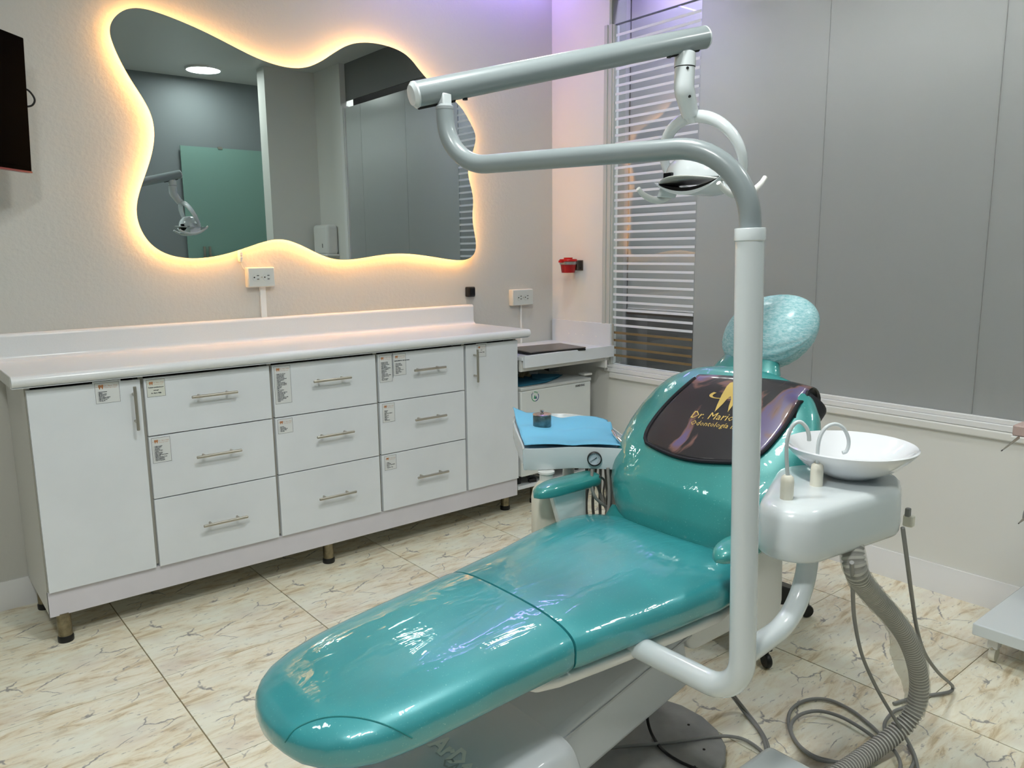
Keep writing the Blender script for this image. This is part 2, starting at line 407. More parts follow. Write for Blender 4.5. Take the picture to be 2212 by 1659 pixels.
# rear part of the room, seen in the mirror: a jutting block, the recess and its glass door
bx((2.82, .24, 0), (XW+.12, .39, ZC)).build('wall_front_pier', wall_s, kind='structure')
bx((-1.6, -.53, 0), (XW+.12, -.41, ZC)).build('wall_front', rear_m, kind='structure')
bx((XW, -.41, 0), (XW+.12, .24, ZC)).build('wall_right_rear', wall_s, kind='structure')
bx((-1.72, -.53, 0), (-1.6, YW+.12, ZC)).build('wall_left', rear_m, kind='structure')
bx((-1.72, -1.12, ZC), (XW+2.6, YW+.12, ZC+.1)).build('ceiling', ceil_m, kind='structure')
# baseboards
def base_prof(a, b, nrm, h=.115, t=.018):
    a, b, n_ = Vector(a), Vector(b), Vector(nrm)
    pr = [(0, 0), (t, 0), (t, h*.55), (t*.55, h*.8), (t*.4, h), (0, h)]
    mb = MB(); mb.loft([[p+n_*u+V(0, 0, z) for u, z in pr] for p in (a, b)]); return mb
base_prof((-1.6, YW, 0), (XW, YW, 0), (0, -1, 0)).build('baseboard_back', white_t, kind='structure')
base_prof((XW, .39, 0), (XW, YW-.014, 0), (-1, 0, 0)).build('baseboard_right', white_t, kind='structure')

# glass partition
win = bpy.data.objects.new('window_1', None); C.objects.link(win); win.location = (XW, 2.0, ZS); tag(win, kind='structure')
mb = MB()
mb.box((XW-.012, YG0-.06, ZS-.045), (XW+.05, YG1+.035, ZS-.020)); mb.box((XW-.004, YG0-.06, ZS-.020), (XW+.045, YG1+.035, ZS))
mb.build('window_sill', white_t, win, bev=.003)
mb = MB(); mb.box((XW-.010, YG1, ZS), (XW+.05, YG1+.028, ZG+.005)); mb.box((XW-.016, YG1+.028, ZS), (XW+.02, YG1+.052, ZG+.005))
mb.box((XW-.004, YG1-.012, ZS), (XW+.03, YG1, ZG)); mb.build('window_frame', mat('frame_grey', (.52, .54, .51), .4), win, bev=.002)
mb = MB(); mb.box((XW-.010, YG0-.06, ZS), (XW+.05, YG0-.01, ZG+.02)); mb.box((XW-.004, YG0-.01, ZS), (XW+.03, YG0, ZG))
mb.build('window_frame', white_t, win, bev=.002)
for y0, y1 in ((.927, 1.178), (1.181, 1.858), (1.861, 2.528)):
    bx((XW+.010, y0, ZS), (XW+.018, y1, ZG)).build('frosted_pane', frost_m, win)
bx((XW+.010, 2.531, ZS), (XW+.018, YG1-.010, ZG)).build('glass_pane', glass_m, win)
mb = bx((XW+.008, 2.531, ZG-.002), (XW+.020, YG1-.01, ZG+.004)); mb.build('pane_edge', mat('glass_edge', (.10, .12, .12), .3), win)
zst = ZG-.055; k = 0
while zst > ZS+.02:
    warm_lit = .76 < zst < .95
    bx((XW+.0075, 2.532, zst-.0065), (XW+.0098, YG1-.013, zst+.0065)).build('film_stripe', stripe_t if warm_lit else stripe_m, win)
    zst -= .0433; k += 1

bx((XW+.021, YG1+.020, ZS), (XW+.125, YG1+.0295, ZC)).build('wall_end_cover', mat('wall_end_darkening', (.20, .21, .195), .6), kind='structure')  # grey board added over the brightly lit wall end to darken it
# neighbouring room behind the glass: wall, blind, slatted far wall, lamp
bx((XW+.12, YW-.42, 0), (XW+.40, YW-.30, ZC)).build('wall_beyond_side', mat('beyond_wall', (.26, .26, .26), .6), kind='structure')
bl = thing('roller_blind', (3.49, 2.7, 1.03), 'pale grey roller blind hanging behind the striped glass partition', 'blind')
bx((3.485, 2.25, 1.06), (3.489, 3.165, 2.80)).build('blind_fabric', mat('blind_fabric', (.60, .585, .58), .8), bl)
bx((3.478, 2.25, 1.035), (3.496, 3.165, 1.062)).build('bottom_bar', mat('blind_bar', (.52, .51, .50), .5), bl, bev=.004)
bx((3.480, 2.25, 1.024), (3.494, 3.165, 1.035)).build('bar_edge', mat('blind_edge', (.10, .07, .05), .7), bl)
fw = bpy.data.objects.new('wall_beyond', None); C.objects.link(fw); fw.location = (XW+1.9, 2, 0); tag(fw, kind='structure')
bx((XW+1.9, -1.1, 0), (XW+2.0, YW+.12, 2.25)).build('slat_backing', mat('beyond_dark', (.16, .14, .13), .6), fw)
for k in range(60):
    y = -1.05+k*.078
    bx((XW+1.87, y, 0), (XW+1.9, y+.045, 2.25)).build('slat', mat('slat_wood', (.12, .04, .03), .6), fw)
bx((XW+1.86, -1.1, 2.25), (XW+2.0, YW+.12, ZC)).build('soffit', beyond_m, fw)
bx((XW+.12, -1.0, -.003), (XW+1.87, YW, .004)).build('floor_beyond', mat('bounce_damping_floor', (.06, .06, .06), .9), kind='structure')  # dark slab added to cut light bouncing onto the frosted panes
bx((XW+.12, YW, 0), (XW+2.0, YW+.12, ZC)).build('wall_beyond_back', beyond_m, kind='structure')
bx((XW+.12, -1.12, 0), (XW+2.0, -1.0, ZC)).build('wall_beyond_front', beyond_m, kind='structure')

# ceiling lights
def downlight(x, y, label, k=1.):
    t = thing('ceiling_light', (x, y, ZC-.012), label, 'light', 'round ceiling panels')
    MB().lathe([(.150, .012), (.150, .002), (.146, -.004), (.136, -.004), (.136, .012)], (x, y, ZC-.012), n=40).build('light_frame', white_t, t)
    MB().lathe([(.136, .004), (.136, -.001)], (x, y, ZC-.012), n=40).build('diffuser', lamp_m if k == 1 else mat('panel_light_%d' % (k*100), (1, 1, 1), .5, emit=(LAMP_COL, LAMP*k)), t)
downlight(2.45, .0, 'round flush ceiling panel light seen lit in the wavy mirror', .9)
downlight(2.30, 2.68, 'round flush ceiling panel light above the head of the dental chair', .55)
downlight(-.14, 2.70, 'round flush ceiling panel light above the left of the cabinet', .2)
downlight(-.30, .40, 'round flush ceiling panel light behind the camera', 2.6)
downlight(1.05, 1.15, 'added round ceiling panel light above the foot of the dental chair', 2.0)  # extra lamp added to brighten the cabinet fronts
downlight(3.83, 1.21, 'round ceiling panel light of the next room over the partition', .25)
# violet cove strips, and an added white one that backlights the frosted panes
t = thing('light_strip', (2.5, 3.46, ZC-.02), 'violet light strip along the ceiling above the mirror wall', 'light')
bx((1.95, 3.445, ZC-.016), (3.22, 3.475, ZC-.004)).build('led_tape', cove_m, t)
bx((1.94, 3.415, ZC-.03), (3.23, 3.42, ZC)).build('profile', white_t, t)
t = thing('light_strip', (3.38, 2.7, ZC-.02), 'violet light strip at the ceiling behind the striped glass', 'light')
bx((3.36, 2.35, ZC-.03), (3.40, 2.95, ZC-.02)).build('led_tape', cove2_m, t)
bx((3.35, 2.34, ZC-.02), (3.41, 3.16, ZC)).build('profile', white_t, t)
bx((3.325, 2.34, 2.73), (3.335, 3.12, ZC)).build('light_shield', beyond_m, t)  # board added to keep the violet light off the mirror wall
t = thing('light_strip', (3.38, 1.6, ZC-.02), 'added white strip that backlights the grey frosted glass', 'light')
bx((3.36, .60, ZC-.03), (3.40, 2.33, ZC-.02)).build('led_tape', frost_fill_m, t)
bx((3.35, .59, ZC-.02), (3.41, 2.335, ZC)).build('profile', white_t, t)
bx((3.325, .40, 2.66), (3.335, 2.335, ZC)).build('light_shield', beyond_m, t)  # board added to hide the white strip and block its spill

# green glass door on the rear wall, seen in the mirror
dr = bpy.data.objects.new('door_1', None); C.objects.link(dr); dr.location = (2.75, -.38, 0); tag(dr, kind='structure')
bx((2.325, -.385, .02), (3.20, -.375, 2.36)).build('door_glass', greenglass, dr)
for x in (2.46, 2.51):
    MB().tube([(x, -.34, .95), (x, -.34, 1.47)], .012).build('door_handle', steel, dr)
MB().lathe([(.02, 0), (.02, .03)], (3.13, -.375, 1.9), (0, 1, 0), 16).build('hinge', steel, dr)
bx((2.66, -.39, 2.35), (2.70, -.37, 2.37)).build('clip', steel, dr)

# ================================================================ MIRROR WALL
px_mirror = [(472/2.011, 140/2.011)] + [(x/2.011, y/2.011) for x, y in ((470,110),(490,70),(530,37),(575,27),(620,32),(680,50),(760,80),(850,118),(930,155),(1010,200),(1090,245),(1170,278),(1240,297),(1300,302),(1350,297),(1400,268),(1450,228),(1500,193),(1540,181),(1600,180),(1660,190),(1720,208),(1760,228),(1790,258),(1815,290))] + \
  [(917.8,174.5),(950,196),(977.6,213),(991,222.8),(1002.7,238),(1012,259),(1022,277),(1028.7,288),(1029.7,300),(1025.8,317),(1018,338),(1010,357),(1009.4,373),(1012,388),(1018,403),(1024,424),(1024,443.7),(1019,461),(1019,476.5),(1024,499.6),(1029.7,522.8),(1030.7,538),(1025.8,553.6),(1014,562),(998.8,565)] + \
  [(x/2.011, y/2.011) for x, y in ((1960,1130),(1900,1120),(1820,1103),(1740,1096),(1680,1103),(1620,1112),(1560,1125),(1500,1134),(1450,1132),(1400,1115),(1350,1085),(1290,1052),(1240,1036),(1200,1034),(1150,1045),(1090,1070),(1020,1095),(950,1115),(880,1125),(810,1127),(750,1118),(690,1095),(650,1065),(620,1020),(600,975),(588,930),(590,880),(605,830),(628,770),(650,710),(668,650),(677,590),(672,530),(655,480),(625,430),(590,380),(560,335),(530,280),(505,230),(485,180))]
outl = [ony(x, y, YM) for x, y in px_mirror]
for _ in range(2):      # smooth the traced wavy outline
    outl = [(outl[i-1]+outl[i]*2+outl[(i+1) % len(outl)])/4 for i in range(len(outl))]
outl = catmull(outl, 3, True)
def inset(pts, d):
    n = len(pts); res = []
    area = sum(pts[i].x*pts[(i+1) % n].z-pts[(i+1) % n].x*pts[i].z for i in range(n)); sg = 1 if area > 0 else -1
    for i in range(n):
        t = (pts[(i+2) % n]-pts[i-2]).normalized(); nn = V(-t.z, 0, t.x)*sg
        res.append(pts[i]+nn*d)
    return res
mr = thing('wall_mirror', (1.6, YM, 1.4), 'large frameless wavy-edged mirror with a warm glow behind its edge', 'mirror')
def flat_prism(pts, y0, y1):
    from mathutils.geometry import tessellate_polygon
    n = len(pts); tris = tessellate_polygon([[V(p.x, p.z, 0) for p in pts]])
    mb = MB(); vs = [V(p.x, y0, p.z) for p in pts]+[V(p.x, y1, p.z) for p in pts]
    mb.add(vs, [tuple(t) for t in tris]+[tuple(n+i for i in t) for t in tris]+[(i, (i+1) % n, n+(i+1) % n, n+i) for i in range(n)])
    return mb
flat_prism(outl, YM, YM+.005).build('mirror_glass', mirror_m, mr, smooth=0)
ins = inset(outl, .035)
flat_prism(ins, YM+.006, YW-.001).build('backing_board', mat('backing', (.7, .6, .45), .6), mr, smooth=30)
MB().tube([V(p.x, YM+.020, p.z) for p in inset(outl, .028)], .004, 6, closed=True).build('led_strip', led_m, mr)

# inline switch hanging under the mirror
p = ony(519, 552, YW-.012)
t = thing('inline_switch', p, 'small white inline cord switch hanging under the mirror edge', 'switch')
mb = MB(); mb.lathe([(.001, -.030), (.009, -.028), (.012, -.018), (.012, .018), (.009, .028), (.001, .030)], p, (0, 0, 1), 20); mb.build('switch_body', cream_p, t)
for dz in (-.010, .004, .012): bx((p.x-.006, p.y-.015, p.z+dz-.003), (p.x+.006, p.y-.010, p.z+dz+.003)).build('button', white_p, t, bev=.001)
MB().tube([p+V(0, 0, .028), p+V(-.004, .002, .06), p+V(.0, .01, .09)], .002).build('cord', cream_p, t)
MB().tube(catmull([p+V(0, 0, -.028), p+V(.006, .003, -.05), p+V(.02, .006, -.065)], 4), .002).build('cord', cream_p, t)

def outlet(p0, p1, y, label, duct_to=None, duct_w=.0):
    a, c = ony(*p0, y-.03), ony(*p1, y-.03)
    x0, x1 = sorted((a.x, c.x)); z0, z1 = sorted((a.z, c.z))
    t = thing('wall_outlet', ((x0+x1)/2, y-.02, z0), label, 'outlet')
    bx((x0-.001, y-.034, z0), (x1, y, z1)).build('back_box', cream_p, t, bev=.004)
    bx((x0+.002, y-.040, z0+.002), (x1-.002, y-.034, z1-.002)).build('face_plate', mat('face_grey', (.60, .63, .60), .4), t, bev=.003)
    cx_, cz = (x0+x1)/2, (z0+z1)/2; s = (z1-z0)/.075
    for sx in (-1, 1):
        mb = MB(); c0 = V(cx_+sx*.0205*s, y-.040, cz)
        mb.lathe([(.0165*s, 0), (.0165*s, .0015)], c0, (0, -1, 0), 24)
        for dz in (-.0068, .0068): mb.box((c0.x+.001*s, y-.0430, c0.z+dz*s-.0012*s), (c0.x+.009*s, y-.0410, c0.z+dz*s+.0012*s), 1)
        mb.lathe([(.0026*s, 0), (.0026*s, .0012)], c0+V(-.0095*s, -.0015, 0), (0, -1, 0), 12, 1)
        mb.build('socket', [mat('face_grey2', (.58, .61, .58), .4), gap_m], t)
    MB().lathe([(.0026*s, 0), (.0026*s, .0015)], (cx_, y-.040, cz), (0, -1, 0), 12).build('screw', steel, t)
    return x0, x1, z0
x0, x1, z0 = outlet((533, 578), (594, 619), YW, 'double wall outlet below the mirror, lit warm from behind')
t = bx((ony(558, 622, YW).x+.003, YW-.012, 1.098), (ony(571, 622, YW).x+.002, YW, z0+.002)).build('cable_duct', white_p, bev=.002, label='wider white cable duct running from the mirror outlet down to the counter', cat='cable duct')
x0, x1, z0 = outlet((1106, 626), (1150, 658), YW, 'double wall outlet in the corner above the end of the counter')
bx((ony(1124, 690, YW).x-.005, YW-.010, .70), (ony(1124, 690, YW).x+.005, YW, z0+.002)).build('cable_duct', white_p, bev=.002, label='narrow white cable duct under the outlet near the room corner', cat='cable duct')
a, c = ony(1011, 620, YW-.03), ony(1027, 641, YW-.03)
t = thing('wall_sensor', ((a.x+c.x)/2, YW-.02, c.z), 'small black square box stuck on the wall right of the mirror', 'sensor')
bx((a.x, YW-.032, c.z), (c.x, YW, a.z)).build('sensor_body', black, t, bev=.006, bseg=3)
bx((a.x+.008, YW-.036, c.z+.008), (c.x-.004, YW-.031, a.z-.006)).build('sensor_face', black_g, t, bev=.004)

# television, swung out on its arm at the left edge of the frame
R0 = ony(54, 230, YW-.20); ttl = math.radians(47)
tx = V(math.cos(ttl), math.sin(ttl), 0); tn = V(tx.y, -tx.x, 0)
top_z = ony(55, 85, R0.y).z; bot_z = ony(53, 371, R0.y).z
tv = thing('television', (R0.x-.3, R0.y-.2, bot_z), 'black flat television swung out from the wall at the left', 'television')
def slab(c0, X, Y, Z, dx, dy, dz):      # box from corner c0 along unit vectors
    mb = MB(); vs = [c0+X*(dx*i)+Y*(dy*j)+Z*(dz*k) for k in (0, 1) for j in (0, 1) for i in (0, 1)]
    mb.add(vs, [(0, 2, 3, 1), (4, 5, 7, 6), (0, 1, 5, 4), (2, 6, 7, 3), (0, 4, 6, 2), (1, 3, 7, 5)]); return mb
h = top_z-bot_z; Zv = V(.035, -.05, 1).normalized()
c0 = V(R0.x, R0.y, bot_z)-tx*.74
slab(c0, tx, -tn, Zv, .74, .035, h).build('tv_body', tv_m, tv, bev=.004)
slab(c0+tn*.001+Zv*.018+tx*.018, tx, tn, Zv, .704, .003, h-.03).build('tv_screen', tv_m, tv)
slab(c0+tn*.001-Zv*.004, tx, -tn, Zv, .74, .02, .006).build('bottom_trim', mat('red_trim', (.18, .03, .04), .3), tv)
slab(c0-tn*.035+tx*.2+Zv*.12, tx, -tn, Zv, .34, .035, h*.5).build('rear_housing', black, tv, bev=.01)
mb = MB(); m0 = c0+tx*.37-tn*.07+Zv*h*.4; mb.tube([m0, m0+V(-.05, .12, 0), V(m0.x+.1, YW-.01, m0.z)], .018, 8); mb.box((m0.x+.04, YW-.012, m0.z-.12), (m0.x+.16, YW, m0.z+.12)); mb.build('wall_bracket', black, tv)
q = [ony(x, y, R0.y+.03) for x, y in ((50, 190), (62, 196), (72, 208), (75, 218), (70, 227), (60, 230), (50, 228))]
MB().tube(catmull(q, 5), .0035, 8).build('cable_loop', black, tv)

# ================================================================ BASE CABINET
YF = 3.105                         # door faces
def fx(px, py): return ony(px, py, YF)
ZB, ZT = .205, .944                # door bottom / top
CXL, CXR = .385, 2.585
cab = thing('base_cabinet', (1.48, 3.35, 0), 'long white cabinet with steel bar handles on short legs under the mirror', 'cabinet')
mb = MB(); mb.box((CXL, YF+.018, .112), (CXL+.018, YW-.002, .957)); mb.build('side_panel', melam_side, cab, bev=.0008)
mb = MB(); mb.box((CXR-.018, YF+.018, .112), (CXR, YW-.002, .957)); mb.build('side_panel', melam_side, cab, bev=.0008)
bx((CXL+.018, YW-.02, .2), (CXR-.018, YW-.01, .957)).build('back_panel', melam_side, cab)
bx((CXL+.018, YF+.03, .195), (CXR-.018, YW-.02, .213)).build('bottom_panel', melam_side, cab)
bx((CXL, YF+.014, .108), (CXR, YF+.032, .203)).build('plinth', plinth_m, cab, bev=.0008)
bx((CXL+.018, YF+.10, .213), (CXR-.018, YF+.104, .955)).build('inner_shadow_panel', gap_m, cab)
divx = [CXL+.0, .868, 1.377, 1.868, 2.283, CXR-.0]
# columns measured on the photo
bound = [fx(303, 808).x, fx(582.4, 778.8).x, fx(812.5, 758).x, fx(1003, 739).x]
b2 = [fx(344.3, 1225).x, fx(608, 1157).x, fx(827, 1102).x, fx(1011, 1058).x]
bound = [(a+c)/2 for a, c in zip(bound, b2)]
for x in bound: bx((x-.009, YF+.019, .213), (x+.009, YF+.12, .957)).build('divider', edge_m, cab)
for x, s0, s1 in ((CXL, 0, .018), (CXR, -.018, 0)): bx((x+s0, YF+.0175, .205), (x+s1, YF+.019, .957)).build('edge_band', edge_m, cab)

def bar_handle(parent, c, L, vert=False):
    mb = MB(); ax = V(0, 0, 1) if vert else V(1, 0, 0); c = Vector(c)
    q = c+V(0, -.032, 0)
    mb.lathe([(.0045, -L/2), (.0058, -L/2+.0015), (.0058, L/2-.0015), (.0045, L/2)], q, ax, 16)
    for s_ in (-1, 1): mb.lathe([(.0048, 0), (.0048, .030), (.0055, .033)], c+ax*(s_*L*.31), (0, -1, 0), 12)
    return mb.build('handle', steel, parent, smooth=40)

def tooth(mb, c, X, Y, s, m):
    pts = [(-.5, .25), (-.38, .46), (-.15, .42), (0, .36), (.15, .42), (.38, .46), (.5, .25), (.44, -.02), (.36, -.3), (.26, -.52), (.16, -.35), (.08, -.12), (0, -.05), (-.08, -.12), (-.16, -.35), (-.26, -.52), (-.36, -.3), (-.44, -.02)]
    vs = [Vector(c)+X*(u*s)+Y*(v*s) for u, v in pts]
    mb.add([Vector(c)+Y*(.15*s)]+vs, [(0, 1+i, 1+(i+1) % len(vs)) for i in range(len(vs))], m)

def sticker(parent, x0, z1, wd, ht, lines, centre=False, tape=True, cream=False, title=None, nudge=0):
    """printed list stuck on a door or drawer front: paper, border, tooth logo, lines of text"""
    y = YF-.0006; mb = MB(); X, Y = V(1, 0, 0), V(0, 0, 1)
    if tape: mb.box((x0-.006, y+.0002, z1-ht-.008), (x0+wd+.006, y+.0006, z1+.006), 3)
    mb.box((x0, y-.0001, z1-ht), (x0+wd, y+.0003, z1), 0)
    b_ = .0009
    for a, c in (((x0, z1-b_), (x0+wd, z1)), ((x0, z1-ht), (x0+wd, z1-ht+b_)), ((x0, z1-ht), (x0+b_, z1)), ((x0+wd-b_, z1-ht), (x0+wd, z1))):
        mb.box((a[0], y-.0004, a[1]), (c[0], y-.0001, c[1]), 1)
    s = min(wd, .09)*.22
    c = V(x0+wd*.25, y-.0005, z1-.0145)
    tooth(mb, c, X, Y, s, 2); mb.box((c.x-s*.95, y-.0005, c.z-.0004), (c.x-s*.4, y-.0004, c.z+.0004), 2)
    text_mb(mb, 'Dr. Mario Philip', wd*.085, V(x0+wd*.38, y-.0003, z1-.0145), X, Y, 2, .0, .25)
    text_mb(mb, 'Odontolog\u00eda integral', wd*.060, V(x0+wd*.38, y-.0003, z1-.0205), X, Y, 2, .0, .1)
    zz = z1-.034
    if title: text_mb(mb, title, wd*.085, V(x0+wd*.08, y-.0003, zz), X, Y, 1, .0004); zz -= .012
    if lines:
        st = (zz-(z1-ht)-.004)/max(len(lines), 1) if not centre else .011
        if centre: zz = z1-ht*.48
        fs = min(st*.95, .0095) if not centre else .0056
        for k, l in enumerate(lines):
            if centre: text_mb(mb, l, fs, V(x0+wd/2, y-.0003, zz-k*st), X, Y, 1, .0003, align='CENTER')
            else: text_mb(mb, '\u2022  '+l, fs, V(x0+wd*.09, y-.0003, zz-k*st), X, Y, 1, .0003)
    return mb.build('sticker', [paper2 if cream else paper, ink, bronze, film], parent, smooth=0)

# left and right doors
def front(name, x0, x1, z0, z1, label=None):
    return bx((x0, YF, z0), (x1, YF+.018, z1)).build(name, melam, cab, bev=.0012, label=label)
g = .0065
d1 = front('door', CXL+.004, bound[0]-g, ZB, ZT, 'door at the left end with a vertical handle and a list')
bar_handle(d1, (fx(290, 880).x, YF, fx(290, 880).z), .165, True)
a = fx(203, 826); c = fx(258, 866)
sticker(d1, a.x, fx(203, 829).z, c.x-a.x+.004, .075, ['Alcohol industrial', 'Alginato', 'Esp\u00e1tula met\u00e1lica', 'Esp\u00e1tula pl\u00e1stica', 'Guantes 6,5', 'Taza de silicona alginato', 'Taza de silicona yeso', 'Vibrador de yeso', 'Yeso tipo III'])
d2 = front('door', bound[3]+g, CXR-.001, ZB, ZT, 'door at the right end with a vertical handle and a small note')
bar_handle(d2, (fx(1024, 789).x, YF, fx(1024, 789).z), .165, True)
sticker(d2, fx(1030, 745).x, fx(1030, 745).z, .056, .062, ['Dr\u00ed', 'Dr. Mario Philip'], centre=True)
# drawers: three columns of three
z12, z23 = .722, .475
rows = [(z12+.002, ZT), (z23+.002, z12-.002), (ZB, z23-.002)]
HND = {(0, 0): (459, 850), (0, 1): (469, 977), (0, 2): (483, 1122), (1, 0): (712, 818), (1, 1): (719, 936), (1, 2): (724, 1067), (2, 0): (922, 795), (2, 1): (924, 900), (2, 2): (929, 1022)}
TXT = {
 (0, 0): [(314, 811, .066, .066, ['Trabajos pendientes por', 'entregar', 'Dr. Mario Philip'], dict(centre=True, cream=True))],
 (0, 1): [(324, 924, .068, .098, ['Acr\u00edlico en polvo', 'Acr\u00edlico l\u00edquido', 'Cera base', 'Encendedor', 'L\u00e1mpara de calor', 'Mechero', 'Pinza ortop\u00e9dica', 'Pinzas de papel', 'Resina acr\u00edlica para modelos', 'Resina dual', 'Vibrador el\u00e9ctrico 12 mm', 'Discos diamantados', 'Discos separadores', 'Ceras de reparaci\u00f3n'], {})],
 (1, 0): [(590, 786, .072, .158, ['Agujas 27 y 30 mm', 'Anestesia t\u00f3pica', 'Anestesia spray', 'Bandas matrices', 'Cemento provisional', '\u00c1cido grabador', 'Cubetas', 'Cu\u00f1as de madera', 'Copas para profilaxis', 'Cepillos de robinson', 'Eyectores', 'Eugenato', 'Fl\u00faor', 'Hilo retractor', 'Ion\u00f3mero', 'Micromotor baja vel.', 'Pasta profil\u00e1ctica', 'Papel articular', 'Piedra p\u00f3mez', 'Puntas de caucho pulir', 'Puntas de aluminio', 'Tiranervios', 'Vasos'], {})],
 (1, 1): [(598, 889, .066, .062, ['Lijas finas', 'Lijas gruesas', 'Copas de silicona', 'Tiras met\u00e1licas', 'Tiras lisas'], {})],
 (2, 0): [(818, 764, .066, .124, ['Bandas met\u00e1licas', 'Bandas met\u00e1licas', 'Ceras para brackets', 'Hilo dental', 'Tubo ligaduras', 'Elasticos intermaxilares', 'Arcos de alambre', 'Alambre 0,9', 'Espaciadores', 'Botones', 'Cadenas cortas', 'Cadenas cortas y largas', 'Resortes de arcos', 'Topes', 'Kits de brackets', 'Pines de nylon'], {}),
          (849, 761, .066, .100, ['Tubos molares', 'Resortes abiertos', 'Resortes de cierre', 'Ganchos', 'Lazo dentado', 'Arcos cl\u00e1sicos', 'Arco de nitinol 12,14', 'Pinza dental', 'Topes de calibre', 'Alicates'], dict(title='INSTRUMENTAL ORTODONCIA'))],
 (2, 1): [(825, 858, .064, .088, ['Abrebocas', 'Cubetas', 'Carrete', 'Pinza conector llamado', 'Block', 'Cera de alto', 'Espejos', 'Cubeta met.', 'Fresas', 'Registro', 'Tapas met\u00e1licas'], {})],
 (2, 2): [(830, 979, .062, .068, ['Gasas', 'Servilletas', 'Babero desechable', 'Vasos', 'Guantes l\u00e1tex'], {})]}
posx = ('left', 'middle', 'right'); posz = ('top', 'middle', 'bottom')
for ci in range(3):
    for ri in range(3):
        z0, z1 = rows[ri]
        d = front('drawer', bound[ci]+g, bound[ci+1]-g, z0, z1)
        h_ = HND[(ci, ri)]; p = fx(*h_); bar_handle(d, (p.x, YF, p.z), .178)
        for (px_, py_, wd, ht, ln, kw) in TXT.get((ci, ri), []):
            p = fx(px_, py_); sticker(d, p.x, min(p.z, z1-.006), wd, ht, ln, **kw)
for (px_, py_) in ((142, 1372), (710, 1205), (1091, 1092)):
    p = onz(px_, py_, .02)
    o = MB().lathe([(.024, .020), (.024, .112)], (p.x, p.y, 0), n=24).build('leg', steel_leg, cab)
    MB().lathe([(.026, 0), (.027, .004), (.027, .018), (.0245, .024)], (p.x, p.y, 0), n=24).build('rubber_foot', black, o)
for x in (.42, 1.48, 2.53):
    o = MB().lathe([(.024, .020), (.024, .20)], (x, 3.50, 0), n=20).build('leg', steel_leg, cab)
    MB().lathe([(.026, 0), (.027, .004), (.027, .018), (.0245, .024)], (x, 3.50, 0), n=20).build('rubber_foot', black, o)

# worktop with rounded front and integral upstand
ct = thing('countertop', (1.48, 3.35, .957), 'white laminate worktop with a coved upstand on the long cabinet', 'countertop')
pr = [(3.075, .957)]
for k in range(9): th = -PI/2-k*PI/8; pr.append((3.082+.0195*math.cos(th), .9785+.0195*math.sin(th)+.002))
pr += [(3.10, 1.0), (3.50, 1.0)]
for k in range(7): th = -PI/2+k*PI/12; pr.append((3.540+.022*math.cos(th)-.006, 1.022+.022*math.sin(th)))
pr += [(3.556, 1.09)]
for k in range(7): th = PI-k*PI/12; pr.append((3.570+.014*math.cos(th), 1.092+.014*math.sin(th)))
pr += [(3.592, 1.106), (3.592, .957)]
XL, XR, XS = .345, 2.640, 2.640
mb = MB(); mb.loft([[V(x, y, z) for y, z in pr] for x in (XL, XR)]); mb.build('worktop', counter_m, ct, bev=.003)
mb = MB(); mb.box((XL-.0012, 3.085, .958), (XL, 3.56, .999)); mb.build('end_cap', melam_side, ct)

# power adapter
p = onz(46, 774, 1.0)
t = thing('power_adapter', (p.x, p.y, 1.0), 'small black power adapter lying on the left end of the worktop', 'adapter')
MB().box((p.x-.033, p.y-.019, 1.0), (p.x+.033, p.y+.019, 1.026), rot=Matrix.Rotation(.1, 3, 'Z')).build('adapter_body', black, t, bev=.002)
MB().tube(catmull([(p.x-.030, p.y-.004, 1.011), (p.x-.055, p.y-.008, 1.010), (p.x-.09, p.y-.02, 1.003), (.335, p.y-.03, 1.004), (.30, p.y, .96), (.29, p.y+.01, .85), (.29, p.y+.01, .60)], 5), [.004]+[.0025]*40, 8).build('adapter_cable', black, t)

# ================================================================ CORNER DESK, LAPTOP, FRIDGE
dk = thing('corner_desk', (2.95, 3.3, .775), 'white keyboard shelf with raised back board fixed in the corner', 'desk')
bx((2.60, 3.09, .835), (XW-.002, YW-.002, .853)).build('desk_top', melam, dk, bev=.001)
bx((2.605, 3.070, .798), (XW-.001, 3.088, .862)).build('front_board', melam, dk, bev=.0015)
bx((2.60, 3.100, .776), (XW-.012, 3.118, .834)).build('lower_rail', melam_side, dk, bev=.001)
bx((XW-.018, 3.088, .853), (XW-.001, 3.578, .984)).build('back_board', melam, dk, bev=.001)
bx((XW-.006, 3.076, .862), (XW, 3.088, .984)).build('board_edge', edge_m, dk)
bx((XW-.05, 3.095, .735), (XW-.032, 3.25, .835)).build('bracket', white_p, dk)
for dy in (3.20, 3.31, 3.37, 3.43): MB().lathe([(.004, 0), (.003, .0015)], (XW-.018, dy, .905), (-1, 0, 0), 10).build('screw_cap', white_t, dk)

